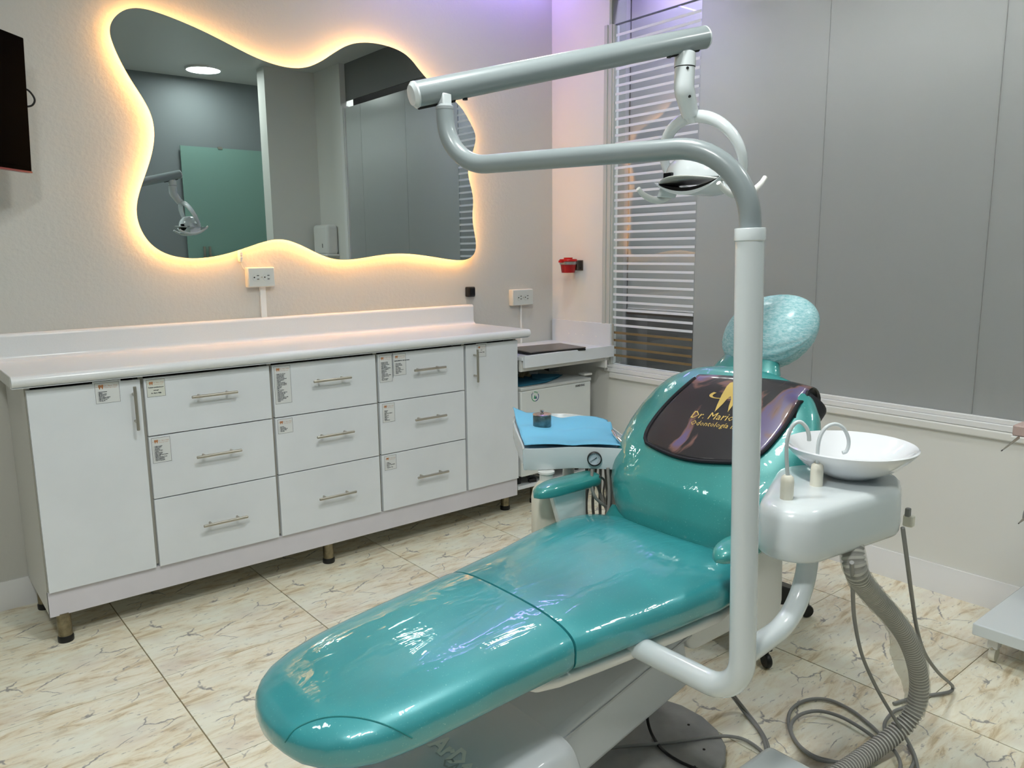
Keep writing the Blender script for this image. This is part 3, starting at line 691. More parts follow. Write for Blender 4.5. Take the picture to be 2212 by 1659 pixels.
a = onz(1262, 751, .870); bl_ = onz(1172, 741, .870); cxl = onz(1060, 765, .870)
lp = thing('laptop', (2.80, 3.25, .854), 'closed black laptop lying on the white corner desk', 'laptop')
A = V(3.165, 3.255, .854); ux = V(-1, -.36, 0).normalized(); uy = V(-.36, 1, 0).normalized()
A = onz(1266, 754, .862); B = onz(1198, 740, .870); A.z = .854; B.z = .854
uy = (B-A).normalized(); ux = V(-uy.y, uy.x, 0)
W_, D_ = .37, .245
slab(A, ux, uy, V(0, 0, 1), W_, D_, .012).build('laptop_base', black, lp, bev=.004)
slab(A+V(0, 0, .0125), ux, uy, V(0, 0, 1), W_, D_, .007).build('laptop_lid', mat('laptop_lid_grey', (.085, .075, .068), .3, spec=.8), lp, bev=.003)
mb = MB(); text_mb(mb, 'ASUS', .028, A+V(0, 0, .0197)+ux*(W_*.62)+uy*(D_*.48), -ux, -uy, 0); mb.build('lid_logo', mat('dim_chrome', (.22, .21, .2), .3, .6), lp, smooth=0)

XF0, XF1, YFR, ZF = 2.60, 3.118, 3.10, .690
fr_ = thing('mini_fridge', (2.86, 3.33, .14), 'white compact fridge with a round green sticker under the corner desk', 'fridge')
bx((XF0+.004, YFR+.045, .20), (XF1-.002, YW-.03, ZF-.012)).build('fridge_body', mat('fridge_side', (.50, .52, .51), .5), fr_, bev=.006)
bx((XF0+.004, YFR+.034, .205), (XF1-.004, YFR+.046, ZF-.014)).build('door_gasket', mat('gasket', (.18, .18, .17), .6), fr_)
bx((XF0, YFR, .205), (XF1, YFR+.035, ZF-.018)).build('fridge_door', fridge_m, fr_, bev=.008, bseg=3)
bx((XF0, YFR-.001, ZF-.018), (XF1+.001, YW-.05, ZF)).build('fridge_top', mat('fridge_top', (.55, .57, .56), .5), fr_, bev=.004)
for fx_, fy_ in ((XF0+.04, YFR+.08), (XF1-.04, YFR+.08), (XF0+.04, YW-.07), (XF1-.04, YW-.07)): MB().lathe([(.016, 0), (.018, .004), (.014, .055)], (fx_, fy_, .147), n=16).build('foot', black, fr_)
mb = MB(); p = ony(1246, 834, YFR); text_mb(mb, 'SAMSUNG', .0155, V(p.x-.012, YFR-.0008, p.z-.004), (1, 0, 0), (0, 0, 1), 0, .0008); mb.build('badge', mat('badge_grey', (.10, .10, .10), .4), fr_, smooth=0)
p = ony(1156, 857, YFR); mb = MB(); c0 = V(p.x, YFR-.0006, p.z); rs = .0265
mb.lathe([(rs, 0), (rs, .0003)], c0, (0, -1, 0), 40, 0)
def arc_band(mb, c, r0, r1, a0, a1, y, m, n=20):
    rows = [[V(c.x+r*math.cos(a0+(a1-a0)*k/n), y, c.z+r*math.sin(a0+(a1-a0)*k/n)) for k in range(n+1)] for r in (r0, r1)]
    mb.grid(rows, m)
y_ = YFR-.0012
arc_band(mb, c0, rs*.80, rs*.97, math.radians(165), math.radians(270), y_, 1)
arc_band(mb, c0, rs*.80, rs*.97, math.radians(-88), math.radians(38), y_, 2)
for (ux_, uz_, s_, m_) in ((-.15, .0, .62, 1), (.22, -.12, .50, 2)):
    for lv, (w0, zb, zt) in enumerate(((.42, -.62, .0), (.33, -.25, .35), (.22, .1, .68))):
        cx_ = c0.x+ux_*rs; mb.add([V(cx_-w0*rs*s_*1.3, y_-lv*1e-5, c0.z+(uz_+zb*s_)*rs), V(cx_+w0*rs*s_*1.3, y_-lv*1e-5, c0.z+(uz_+zb*s_)*rs), V(cx_, y_-lv*1e-5, c0.z+(uz_+zt*s_)*rs)], [(0, 1, 2)], m_)
for k, ch in enumerate('CFC FREE'):
    th = math.radians(158-k*15.5)
    if ch != ' ': text_mb(mb, ch, .011, c0+V(math.cos(th)*rs*.84-.003*math.sin(th), y_-c0.y, math.sin(th)*rs*.84), (math.sin(th), 0, -math.cos(th)), (math.cos(th), 0, math.sin(th)), 2 if k < 3 else 1, .0004, align='CENTER')
mb.build('round_sticker', [mat('stk_white', (.68, .72, .70), .4), mat('stk_green', (.03, .30, .13), .4), mat('stk_blue', (.01, .05, .20), .4)], fr_, smooth=0)

st = thing('fridge_stand', (2.86, 3.3, 0), 'low white board on steel legs that carries the fridge', 'stand')
bx((2.60, 3.13, .128), (3.12, YW-.02, .147)).build('stand_board', melam, st, bev=.001)
for x, y in ((2.79, 3.22), (3.07, 3.22), (2.66, 3.50), (3.07, 3.50)):
    o = MB().lathe([(.022, .020), (.022, .128)], (x, y, 0), n=20).build('leg', steel_leg, st)
    MB().lathe([(.025, 0), (.025, .018), (.022, .022)], (x, y, 0), n=20).build('rubber_foot', black, o)

# things on the fridge
z = ZF+.0005
mb = MB(); q = [(2.62, 3.13), (2.80, 3.125), (2.95, 3.20), (3.04, 3.25), (2.97, 3.42), (2.75, 3.48), (2.62, 3.44)]
mb.poly([V(x, y, z+.001+.004*(i % 2)) for i, (x, y) in enumerate(q)], (0, 0, .002)); mb.build('paper_cloth', mat('dark_blue_paper', (.02, .16, .26), .8), label='folded dark blue paper sheet spread on top of the fridge', cat='cloth')
mb = MB(); mb.poly([V(2.84, 3.16, z+.008), V(2.97, 3.20, z+.012), V(3.03, 3.27, z+.008), V(2.88, 3.34, z+.016), V(2.80, 3.24, z+.010)], (0, 0, .002)); mb.build('paper_cloth', mat('dark_blue_paper2', (.03, .19, .30), .8), label='smaller crumpled blue sheet on the right part of the fridge top', cat='cloth')
p = onz(1192, 800, z+.02)
MB().box((p.x-.035, p.y-.03, z+.020), (p.x+.035, p.y+.03, z+.040), rot=Matrix.Rotation(-.25, 3, 'Z')).build('dental_device', mat('grey_device', (.20, .21, .21), .5), bev=.003, label='small dark grey box lying on the blue sheet on the fridge', cat='box')
p = onz(1147, 806, z+.02)
MB().box((p.x-.02, p.y-.02, z+.008), (p.x+.035, p.y+.02, z+.030), rot=Matrix.Rotation(-.2, 3, 'Z')).build('dental_block', mat('plaster_grey', (.42, .41, .38), .7), bev=.003, label='pale grey block on the fridge beside the plaster cast', cat='block')
p = onz(1133, 811, z+.015)
mb = MB(); pts = [V(p.x+.028*math.cos(a_), p.y+.022*math.sin(a_), z+.014) for a_ in [k*PI/8 for k in range(-2, 11)]]
mb.tube(catmull(pts, 3), .010, 10); 
for q in pts: mb.lathe([(.001, .014), (.004, .012), (.0055, .004), (.0055, 0)], q+V(0, 0, .004), n=8)
mb.build('plaster_cast', mat('plaster_yellow', (.42, .34, .20), .7), label='yellowish plaster dental cast on the fridge beside the cabinet', cat='dental cast')
p = onz(1264, 806, z+.01)
MB().box((p.x-.030, p.y-.028, z), (p.x+.030, p.y+.028, z+.013), rot=Matrix.Rotation(-.05, 3, 'Z')).build('small_box', white_p, bev=.003, label='flat white plastic box on the right front corner of the fridge', cat='box')
# plugs lying on the stand board
t = thing('power_plugs', (2.70, 3.18, .148), 'black plug and grey leads lying on the board beneath the fridge', 'plug')
p = onz(1150, 1036, .16)
MB().box((p.x-.025, p.y-.012, .148), (p.x+.022, p.y+.012, .170), rot=Matrix.Rotation(-.3, 3, 'Z')).build('plug', black, t, bev=.005)
MB().tube(catmull([(p.x-.02, p.y, .16), (p.x-.035, p.y+.01, .185), (p.x-.01, p.y+.03, .20), (p.x+.02, p.y+.05, .165)], 5), .004).build('lead', black, t)
MB().tube(catmull([(p.x+.08, p.y+.03, .155), (p.x+.0, p.y+.06, .19), (p.x-.07, p.y+.07, .20), (p.x-.12, p.y+.09, .16)], 5), .006).build('lead', hose_m, t)
MB().tube(catmull([(p.x+.09, p.y+.02, .155), (p.x+.03, p.y+.05, .175), (p.x-.05, p.y+.06, .175), (p.x-.12, p.y+.07, .155)], 5), .006).build('lead', mat('beige_lead', (.45, .42, .36), .5), t)

# red sharps container on the strip wall
t = thing('sharps_container', (3.19, 3.40, 1.26), 'small dark red sharps bin in a steel wall ring near the corner', 'container')
c = ony(1224, 575, 3.36); cx_, cy_ = 3.200, 3.375; zc = onx(1224, 575, 3.20).z
mb = MB(); mb.lathe([(.036, -.038), (.039, -.036), (.047, .022)], (cx_, cy_, zc), n=36); mb.build('bin_body', red_p, t, smooth=40)
mb = MB(); mb.lathe([(.049, .010), (.0505, .012), (.0505, .026), (.049, .028)], (cx_, cy_, zc), n=36); mb.build('steel_ring', mat('ring_steel', (.40, .40, .39), .35, 1.), t)
mb = MB(); mb.lathe([(.052, .028), (.053, .034), (.050, .041), (.026, .042), (.026, .050), (.0, .050)], (cx_, cy_, zc), n=36)
mb.box((cx_-.066, cy_-.012, zc+.022), (cx_-.048, cy_+.012, zc+.034)); mb.build('bin_lid', red_lid, t, smooth=40)
mb = MB(); mb.box((cx_+.045, cy_-.028, zc-.022), (XW-.003, cy_-.006, zc+.030)); mb.box((XW-.006, cy_-.050, zc-.026), (XW-.0005, cy_+.03, zc+.034))
mb.build('wall_plate', mat('bracket_steel', (.16, .14, .12), .4, .8), t, bev=.002)
for dy, dz in ((-.02, .012), (-.03, -.012), (-.01, -.012)): MB().lathe([(.004, 0), (.004, .001)], (XW-.006, cy_+dy, zc+dz), (-1, 0, 0), 10).build('hole', gap_m, t)

# paper towel dispenser on the rear part of the right wall (seen in the mirror)
t = thing('towel_dispenser', (XW-.06, .60, 1.45), 'white paper towel dispenser on the pier, seen in the mirror', 'dispenser')
bx((XW-.11, .44, 1.385), (XW-.001, .72, 1.645)).build('dispenser_body', white_p, t, bev=.03, bseg=5)
bx((XW-.125, .43, 1.370), (XW-.001, .73, 1.39)).build('dispenser_lip', white_p, t, bev=.008)
bx((XW-.1115, .62, 1.445), (XW-.1105, .63, 1.48)).build('slot', gap_m, t)

# ================================================================ DENTAL CHAIR
def sgnpow(v, e): return math.copysign(abs(v)**e, v)
def sec(c, bvec, nvec, hw, ht, hb, e=2.4, eb=None, N=40):
    out = []
    for k in range(N):
        th = 2*PI*k/N; cs, sn = math.cos(th), math.sin(th)
        ee = e if sn >= 0 else (eb or e)
        out.append(Vector(c)+bvec*(hw*sgnpow(cs, 2/ee))+nvec*((ht if sn >= 0 else hb)*sgnpow(sn, 2/ee)))
    return out
def interp(tab, x):
    for (x0, v0), (x1, v1) in zip(tab, tab[1:]):
        if x <= x1: t = (x-x0)/(x1-x0); t = max(0, min(1, t)); return v0+(v1-v0)*t
    return tab[-1][1]
BX, NX, UZ = V(0, 1, 0), V(0, 0, 1), V(0, 0, 1)
chair = thing('dental_chair', (1.35, 1.37, 0), 'turquoise padded dental chair with film-wrapped seat on a white base', 'dental chair')
HW = [(.508, .03), (.515, .075), (.53, .115), (.555, .152), (.59, .182), (.64, .205), (.72, .222), (.85, .232), (1.0, .238), (1.12, .245), (1.25, .262), (1.4, .290), (1.52, .306), (1.60, .305), (1.645, .285), (1.665, .245)]
YC = [(.5, 1.385), (.9, 1.38), (1.3, 1.37), (1.7, 1.36)]
ZTP = [(.5, .545), (.8, .577), (1.1, .603), (1.3, .615), (1.45, .628), (1.6, .636), (1.7, .638)]
TH = [(.508, .035), (.53, .07), (.58, .10), (.66, .118), (1.2, .135), (1.55, .135), (1.665, .10)]
def seat_secs(x0, x1, step=.02, shrink=0.):
    xs_ = [x0]; x = x0
    while x < x1-1e-6: x = min(x+(step if x > .64 else .008), x1); xs_.append(x)
    res = []
    for i, x in enumerate(xs_):
        f = 1.
        th = interp(TH, x); zt = interp(ZTP, x); hw = interp(HW, x)-shrink
        d = min(x-x0, x1-x)
        zt_ = zt-(.135-th)*.45*(1 if x < 1 else 1)
        c = V(x, interp(YC, x), zt_-th*.48-shrink*0)
        res.append(sec(c, BX, NX, hw, th*.48-shrink, th*.52, 2.9, 3.6, 48))
    return res
def soften(secs, r=.006, ends=(True, True)):
    """pull the first and last ring in a little so that two cushions meet in a groove"""
    def shr(ring, f):
        c = sum(ring, V(0, 0, 0))/len(ring); return [c+(p-c)*f for p in ring]
    out = list(secs)
    if ends[0]: out = [shr(out[0], .94), shr([p+V(.0012, 0, 0) for p in out[0]], .985)]+out[1:]
    if ends[1]: out = out[:-1]+[shr([p-V(.0012, 0, 0) for p in out[-1]], .985), shr(out[-1], .94)]
    return out
leg = MB().loft(soften(seat_secs(.508, 1.098), ends=(False, True))).build('leg_cushion', teal, chair, smooth=60)
seat = MB().loft(soften(seat_secs(1.102, 1.665), ends=(True, False))).build('seat_cushion', teal, chair, smooth=60)
# seam piping of the toe cap, laid on the real surface
def bvh_of(ob, off):
    bm = bmesh.new(); bm.from_mesh(ob.data); bm.transform(Matrix.Translation(off)); t = BVHTree.FromBMesh(bm); bm.free(); return t
cb = bvh_of(leg, Vector((1.35, 1.37, 0)))
seam = []
for q in catmull([V(616, 1603, 0), V(640, 1574, 0), V(690, 1553, 0), V(745, 1548, 0), V(800, 1556, 0), V(850, 1573, 0), V(890, 1594, 0)], 6):
    hit = cb.ray_cast(EYE, ray(q.x, q.y).normalized())
    if hit[0] is not None: seam.append(hit[0]+hit[1]*.0004)
if len(seam) > 3: MB().tube(seam, .0016, 6).build('seam', teal_side, chair)

# white pan under the seat
pan = []
for x in (1.00, 1.03, 1.08, 1.2, 1.4, 1.55, 1.64, 1.70):
    f = interp([(1.0, .3), (1.03, .75), (1.08, .95), (1.2, 1), (1.64, 1), (1.70, .8)], x)
    zt = interp(ZTP, x)-interp(TH, x)+.006
    pan.append(sec(V(x, interp(YC, x), zt-.004), BX, NX, (interp(HW, min(x, 1.6))-.02)*(.75+.25*f), .014, .045*f, 6, 2.6, 40))
MB().loft(pan).build('seat_pan', white_p, chair, smooth=60)
# rear mechanism cover
mb = MB(); mb.lathe([(.0, -.075), (.085, -.07), (.095, -.06), (.095, .06), (.085, .07), (.0, .075)], (1.74, 1.33, .47), (0, 1, 0), 36)
mb.build('hinge_cover', white_p, chair, smooth=40)
bx((1.60, 1.20, .33), (1.80, 1.50, .50)).build('mechanism_box', white_p, chair, bev=.03, bseg=4)

# lift arm, base cover, base plate
def beam(p0, p1, y0, y1, th):
    d = (V(p1[0], 0, p1[1])-V(p0[0], 0, p0[1])).normalized(); n_ = V(-d.z, 0, d.x)
    P0, P1 = V(p0[0], y0, p0[1]), V(p1[0], y0, p1[1])
    return MB().poly([P0+n_*th/2, P1+n_*th/2, P1-n_*th/2, P0-n_*th/2], (0, y1-y0, 0))
beam((.98, .185), (1.60, .315), 1.215, 1.52, .165).build('lift_arm', base_m, chair, bev=.018, bseg=3)
beam((1.02, .25), (1.62, .385), 1.212, 1.523, .006).build('arm_groove', mat('groove_grey', (.50, .52, .54), .5), chair)
bx((1.42, 1.26, .34), (1.66, 1.48, .50)).build('seat_mount', base_m, chair, bev=.02)
cov = []
for x, zt, zb in ((.44, .06, .02), (.455, .13, .02), (.50, .175, .02), (.62, .215, .02), (.80, .255, .02), (1.00, .292, .02), (1.10, .303, .02), (1.128, .295, .02), (1.14, .265, .02)):
    c = V(x, 1.37, (zt+zb)/2)
    cov.append(sec(c, BX, NX, .215, (zt-zb)/2, (zt-zb)/2, 7, 7, 48))
cover = MB().loft(cov).build('base_cover', base_m, chair, smooth=50)
q = [V(.42, 1.12, .004), V(1.62, 1.12, .004)]
for k in range(1, 9): th = -PI/2+k*PI/9; q.append(V(1.60+.19*math.cos(th), 1.34+.22*math.sin(th), .004))
q += [V(1.62, 1.56, .004), V(.42, 1.56, .004)]
MB().poly(q, (0, 0, .022)).build('base_plate', plate_m, chair, bev=.004)
for x, y in ((1.66, 1.20), (1.72, 1.30), (1.70, 1.42), (1.58, 1.17), (1.52, 1.16)):
    MB().lathe([(.004, 0), (.004, .001)], (x, y, .0262), n=10).build('screw_hole', gap_m, chair)
# raised lettering on the cover, along the width of the chair
cvb = bvh_of(cover, Vector((1.35, 1.37, 0)))
def emboss(txt, size, px_, py_, mt, nm, bold=.0):
    o_ = onz(px_, py_, .275); mb = MB()
    text_mb(mb, txt, size, V(o_.x, o_.y, .5), (.02, -1, 0), (1, .02, 0), 0, bold)
    for v in mb.v:
        h_ = cvb.ray_cast(V(v.x, v.y, .6), V(0, 0, -1))
        if h_[0] is not None: v.z = h_[0].z+.0012
    mb.build(nm, mt, chair, smooth=0)
emboss('ArDent', .062, 925, 1607, mat('silver_letter', (.80, .79, .74), .3), 'lettering', .0022)
emboss('CALIDAD', .036, 950, 1643, mat('grey_letter', (.40, .41, .41), .35, .4), 'lettering', .0006)

# backrest
AB = math.radians(55); av = V(math.cos(AB), 0, math.sin(AB)); nv = V(-math.sin(AB), 0, math.cos(AB)); OB = V(1.695, 1.347, .606)
BW = [(-.04, .10), (-.028, .155), (.0, .205), (.04, .245), (.09, .280), (.15, .306), (.22, .320), (.30, .318), (.36, .306), (.42, .282), (.47, .246), (.505, .190), (.525, .125), (.535, .07)]
BT = [(-.04, .03), (-.02, .062), (.02, .090), (.10, .110), (.2, .102), (.35, .072), (.45, .055), (.51, .038), (.535, .018)]
bs = []
s_ = -.04
while s_ <= .5351:
    bs.append(sec(OB+av*s_, BX, nv, interp(BW, s_), interp(BT, s_), interp(BT, s_)*.7, 2.35, 2.8, 56)); s_ += .0125
back = MB().loft(bs).build('backrest', teal_b, chair, smooth=60)
bk = bvh_of(back, Vector((1.35, 1.37, 0)))
# lower fold of the back
MB().loft([sec(OB+av*s2-nv*.0, BX, nv, w2, t2, t2, 2.5, 2.5, 40) for s2, w2, t2 in ((-.085, .20, .02), (-.07, .245, .04), (-.03, .26, .05), (.02, .25, .05))]).build('back_fold', teal_side, chair, smooth=60)
MB().loft([sec(OB+av*s2-nv*.075, BX, nv, w2, .012, .03, 4, 2.5, 40) for s2, w2 in ((.0, .20), (.03, .25), (.25, .25), (.4, .2), (.45, .12))]).build('back_shell', white_p, chair, smooth=60)
# neck and headrest
MB().loft([sec(OB+av*s2+nv*(-.01), BX, nv, w2, t2, t2, 2.5, 2.5, 32) for s2, w2, t2 in ((.48, .12, .035), (.53, .115, .035), (.58, .09, .03), (.63, .07, .02))]).build('headrest_support', teal_b, chair, smooth=60)
H0 = V(2.084, 1.322, 1.150); BH = V(-.03, .96, -.13).normalized()
ha = math.radians(62); h_a = V(math.cos(ha), 0, math.sin(ha)); h_n = V(-math.sin(ha), 0, math.cos(ha))
hr = []
for k in range(25):
    t_ = -1+2*k/24; r_ = math.sqrt(max(0, 1-abs(t_)**2.4))
    hr.append([H0+BH*(t_*.142)+h_a*(.106*max(r_, .03)*sgnpow(math.cos(a_), .85))+h_n*((.066 if math.sin(a_) > 0 else .055)*max(r_, .03)*sgnpow(math.sin(a_), .85)) for a_ in [2*PI*j/32 for j in range(32)]])
MB().loft(hr).build('headrest_pad', teal_b, chair, smooth=60)

# armrests
for side, yy in (('left', 1.675), ('right', 1.035)):
    ar = []
    for k in range(22):
        t_ = k/21; x = 1.452+.262*t_
        f = min(1, math.sqrt(max(0, 1-(1-t_/.35)**2)) if t_ < .35 else 1)
        f = min(f, math.sqrt(max(.0, 1-((t_-.88)/.12)**2)) if t_ > .88 else 1); f = max(f, .04)
        ar.append(sec(V(x, yy, .698-.012*(1-f)+.0*t_), BX, NX, .040*f, .020*f+.003, .020*f+.003, 2.6, 3, 28))
    o = MB().loft(ar).build('armrest', teal_b, chair, smooth=60)
    if side == 'left':
        mb = MB(); mb.poly([V(1.515, yy-.012, .682), V(1.655, yy-.012, .682), V(1.660, yy-.012, .50), V(1.575, yy-.012, .50)], (0, .024, 0))
    else:
        mb = MB(); mb.poly([V(1.53, yy-.02, .682), V(1.705, yy-.02, .682), V(1.712, yy-.02, .52), V(1.700, yy-.02, .475), V(1.67, yy-.02, .440), V(1.60, yy-.02, .42), V(1.54, yy-.02, .43)], (0, .035, 0))
    mb.build('armrest_support', white_p, chair, bev=.006, bseg=3)

# bouffant cover stretched over the headrest
cp = []
for k in range(41):
    t_ = -1+2*k/40; r_ = math.sqrt(max(0, 1-abs(t_)**2.3)); ring = []
    for j in range(72):
        a_ = 2*PI*j/72
        pk = 1+.018*math.sin(a_*18)*(1 if math.sin(a_) < -.1 or math.cos(a_) < -.55 else .12)+.010*math.sin(k*1.7+a_*3)*(1 if math.sin(a_) < 0 else .2)
        ring.append(H0+BH*(t_*.151)+h_a*(.117*max(r_, .03)*pk*sgnpow(math.cos(a_), .9))+h_n*((.076 if math.sin(a_) > 0 else .064)*max(r_, .03)*pk*sgnpow(math.sin(a_), .9)))
    cp.append(ring)
t = thing('headrest_cover', H0-V(0, 0, .1), 'pale blue elastic non-woven cap pulled over the headrest', 'cover')
MB().loft(cp).build('cap', cap_m, t, smooth=60)
el = []
for j in range(60):
    a_ = 2*PI*j/60
    el.append(H0+BH*(.135*math.cos(a_))+h_a*(.106*math.sin(a_))-h_n*.028+h_n*(.004*math.sin(j*2.1)))
MB().tube(el, .0035, 6, closed=True).build('elastic_edge', mat('elastic', (.50, .72, .72), .7), t)

# bib / leaded apron over the backrest
bib = thing('dental_bib', OB+av*.4+nv*.08-V(0, 0, .0), 'glossy black printed bib with gold lettering draped over the backrest', 'bib')
PB = OB+nv*.085
def onp(px_, py_, P0, n_):
    d = ray(px_, py_); return EYE+d*((P0-EYE).dot(n_)/d.dot(n_))
def st_of(px_, py_):
    p = onp(px_, py_, PB, nv); return ((p-PB).dot(av), p.y)
TL, TR_, BR, BL = st_of(1492, 806), st_of(1722, 818), st_of(1628, 1000), st_of(1388, 952)
BM = st_of(1535, 1004)
def drape(s2, y2, off=.004):
    o_ = V(OB.x, 0, OB.z)+V(0, y2, 0)+av*s2+nv*.3
    h_ = bk.ray_cast(o_, -nv)
    hgt = .3-h_[3] if h_[0] is not None else None
    return hgt
rows_ = []; NU, NV_ = 26, 22
for j in range(NV_+1):
    v = j/NV_; row = []
    for i in range(NU+1):
        u = i/NU
        # rounded lower corners
        e_ = 1.
        if v > .78: e_ = 1-.16*(1-math.sqrt(max(0, 1-((v-.78)/.22)**2)))
        uu = .5+(u-.5)*e_
        top = (TL[0]+(TR_[0]-TL[0])*uu, TL[1]+(TR_[1]-TL[1])*uu)
        bot = (BL[0]+(BR[0]-BL[0])*uu-.035*math.sin(PI*uu), BL[1]+(BR[1]-BL[1])*uu)
        s2 = top[0]+(bot[0]-top[0])*v; y2 = top[1]+(bot[1]-top[1])*v
        y2 += (.022 if uu < .5 else -.016)*abs(uu-.5)*2*math.sin(PI*v)
        hgt = drape(s2, y2)
        lim = .045+.03*v
        if hgt is None or hgt < lim-.02: hgt = lim-.02-.02*max(0, abs(uu-.5)-.4)*10
        row.append(V(OB.x, y2, OB.z)+av*s2+nv*(hgt+.007))
    rows_.append(row)
for _ in range(3):          # relax
    rows_ = [[(rows_[j][i]*2+rows_[max(j-1, 0)][i]+rows_[min(j+1, NV_)][i]+rows_[j][max(i-1, 0)]+rows_[j][min(i+1, NU)])/6 if 0 < i < NU and 0 < j < NV_ else rows_[j][i] for i in range(NU+1)] for j in range(NV_+1)]
# top roll: the sheet turns over the head end of the back and hangs behind
base0 = list(rows_[0])
for k in range(1, 9):
    a_ = k*PI/9
    rows_.insert(0, [q_+av*(.026*math.sin(a_))-nv*(.040*(1-math.cos(a_))) for q_ in base0])
print_face = MB().grid(rows_)
pf = print_face.build('bib_sheet', bib_m, bib, smooth=80, solid=.0022)
edge = [r[0] for r in rows_[8:]]+rows_[-1][1:]+[r[-1] for r in reversed(rows_[8:-1])]
MB().tube(edge, .0055, 8).build('binding', bibk, bib)
# the flap hanging behind the right shoulder
fl = []
for j in range(12):
    v = j/11; b0 = rows_[8][-1].lerp(rows_[8+8][-1], v)
    fl.append([b0+V(0, -.030*math.sin(PI*w_/8*.9), 0)-nv*(.052*w_/4)-av*(.012*w_/4) for w_ in range(0, 9)])
MB().grid(fl).build('bib_flap', bibk, bib, smooth=80, solid=.002)
# gold print, laid on the sheet
bmt = bmesh.new()
vsb = [bmt.verts.new(p) for r in rows_ for p in r]
for j in range(len(rows_)-1):
    for i in range(NU): bmt.faces.new((vsb[j*(NU+1)+i], vsb[j*(NU+1)+i+1], vsb[(j+1)*(NU+1)+i+1], vsb[(j+1)*(NU+1)+i]))
bt = BVHTree.FromBMesh(bmt); bmt.free()
def on_bib(mb):
    for v in mb.v:
        h_ = bt.ray_cast(v+nv*.2, -nv)
        if h_[0] is not None: co_ = h_[0]+nv*.0022; v.x, v.y, v.z = co_
    return mb
P1 = onp(1490, 902, PB, nv); mb = MB(); text_mb(mb, 'Dr. Mario H', .0345, P1, V(0, -1, 0)+av*.10, av, 0, .0, .15)
P2 = onp(1491, 919, PB, nv); text_mb(mb, 'Odontolog\u00eda integral', .0240, P2, V(0, -1, 0)+av*.10, av, 0, .0, .15)
X_, Y_ = (V(0, -1, 0)+av*.06).normalized(), av
tc_ = onp(1573, 851, PB, nv)
pts = [(-.27, .30), (-.24, .42), (-.12, .48), (0, .42), (.12, .48), (.24, .42), (.27, .30), (.25, .05), (.20, -.2), (.16, -.48), (.10, -.30), (.05, -.05), (0, .0), (-.05, -.05), (-.10, -.25), (-.20, -.52), (-.24, -.30), (-.27, -.0)]
S_ = .112; vs = [tc_+X_*(u*S_)+Y_*(v*S_) for u, v in pts]
mb.add([tc_+Y_*(.18*S_)]+vs, [(0, 1+i, 1+(i+1) % len(vs)) for i in range(len(vs))])
rr = []
for rad in (1., .84): rr.append([tc_+Y_*(.10*S_)+X_*(.62*S_*rad*math.cos(a_))+Y_*(S_*(.17*rad*math.sin(a_)+.12*math.cos(a_))) for a_ in [math.radians(150)+math.radians(285)*k/40 for k in range(41)]])
mb.grid(rr)
on_bib(mb).build('gold_print', gold, bib, smooth=0)

# ================================================================ DENTAL LAMP ON ITS POST
lamp = thing('dental_lamp', (1.28, .86, .5), 'white dental lamp on a jointed arm and tall tubular post', 'dental lamp')
PBt, PTp = V(1.292, .846, .492), V(1.273, .861, 1.588)
PM = PBt.lerp(PTp, .85)
Pc = PBt.lerp(PTp, (1.425-.492)/(1.588-.492))
MB().tube(bend([(1.292, 1.185, .492), PBt, Pc], .085, 12), .0265, 24).build('lower_post', enamel, lamp, smooth=60)
dpp = (Pc-PBt).normalized()
MB().lathe([(.0268, -.012), (.0285, -.010), (.0285, .010), (.0275, .012), (.020, .0125)], Pc, dpp, 28).build('collar', enamel, lamp, smooth=40)
EL = V(1.050, 1.500, 1.588)
MB().tube(bend([Pc, PTp, EL, V(1.046, 1.503, 1.716)], [0, .145, .105, 0], 14), .0200, 24).build('swing_arm', tube_m, lamp, smooth=60)
UL, UR = V(.989, 1.531, 1.742), V(1.768, 1.354, 1.944)
ud = (UR-UL).normalized()
MB().tube([UL, UR], .0285, 28).build('spring_arm', tube_m, lamp, smooth=60)
MB().lathe([(.0, -.012), (.022, -.011), (.0290, -.004), (.0290, 0)], UL, ud, 28).build('end_cap', enamel, lamp, smooth=40)
MB().lathe([(.0290, 0), (.0290, .004), (.022, .010), (.0, .011)], UR, ud, 28).build('end_cap', enamel, lamp, smooth=40)
for P0, sl in ((V(1.046, 1.503, 1.700), .12), (V(1.716, 1.368, 1.905), .95)):
    c_ = UL+ud*((P0-UL).dot(ud)); c_ = V(c_.x, c_.y, c_.z)
    mb = MB(); mb.tube([c_-ud*.045-V(0, 0, .0255), c_+ud*.045-V(0, 0, .0255)], .0075, 8); mb.build('slot', gap_m, lamp)
    mb = MB(); mb.box((P0.x-.012, P0.y-.012, P0.z-.004), (P0.x+.012, P0.y+.012, c_.z-.008)); mb.build('joint_block', enamel, lamp, bev=.003)
for f_ in (.148, .862): MB().lathe([(.0, 0), (.006, .001), (.006, .006)], UL.lerp(UR, f_)-V(0, 0, .034), (0, 0, 1), 12).build('screw', black, lamp)
MB().lathe([(.0205, 0), (.0205, .006), (.014, .012)], (1.046, 1.503, 1.712), n=24).build('joint_collar', mat('joint_grey', (.30, .33, .34), .4), lamp, smooth=40)
J = V(1.712, 1.368, 1.900)
MB().lathe([(.016, .008), (.0265, .0), (.0275, -.012), (.0275, -.034)], J, n=28).build('neck_collar', enamel, lamp, smooth=40)
MB().lathe([(.0270, -.034), (.0270, -.0355)], J, n=28).build('collar_line', gap_m, lamp)
nk = bend([J-V(0, 0, .036), V(1.712, 1.369, 1.812), V(1.750, 1.376, 1.752)], .04, 8)
MB().tube(nk, [.0262]*(len(nk)-1)+[.0225], 26).build('neck_tube', enamel, lamp, smooth=60)
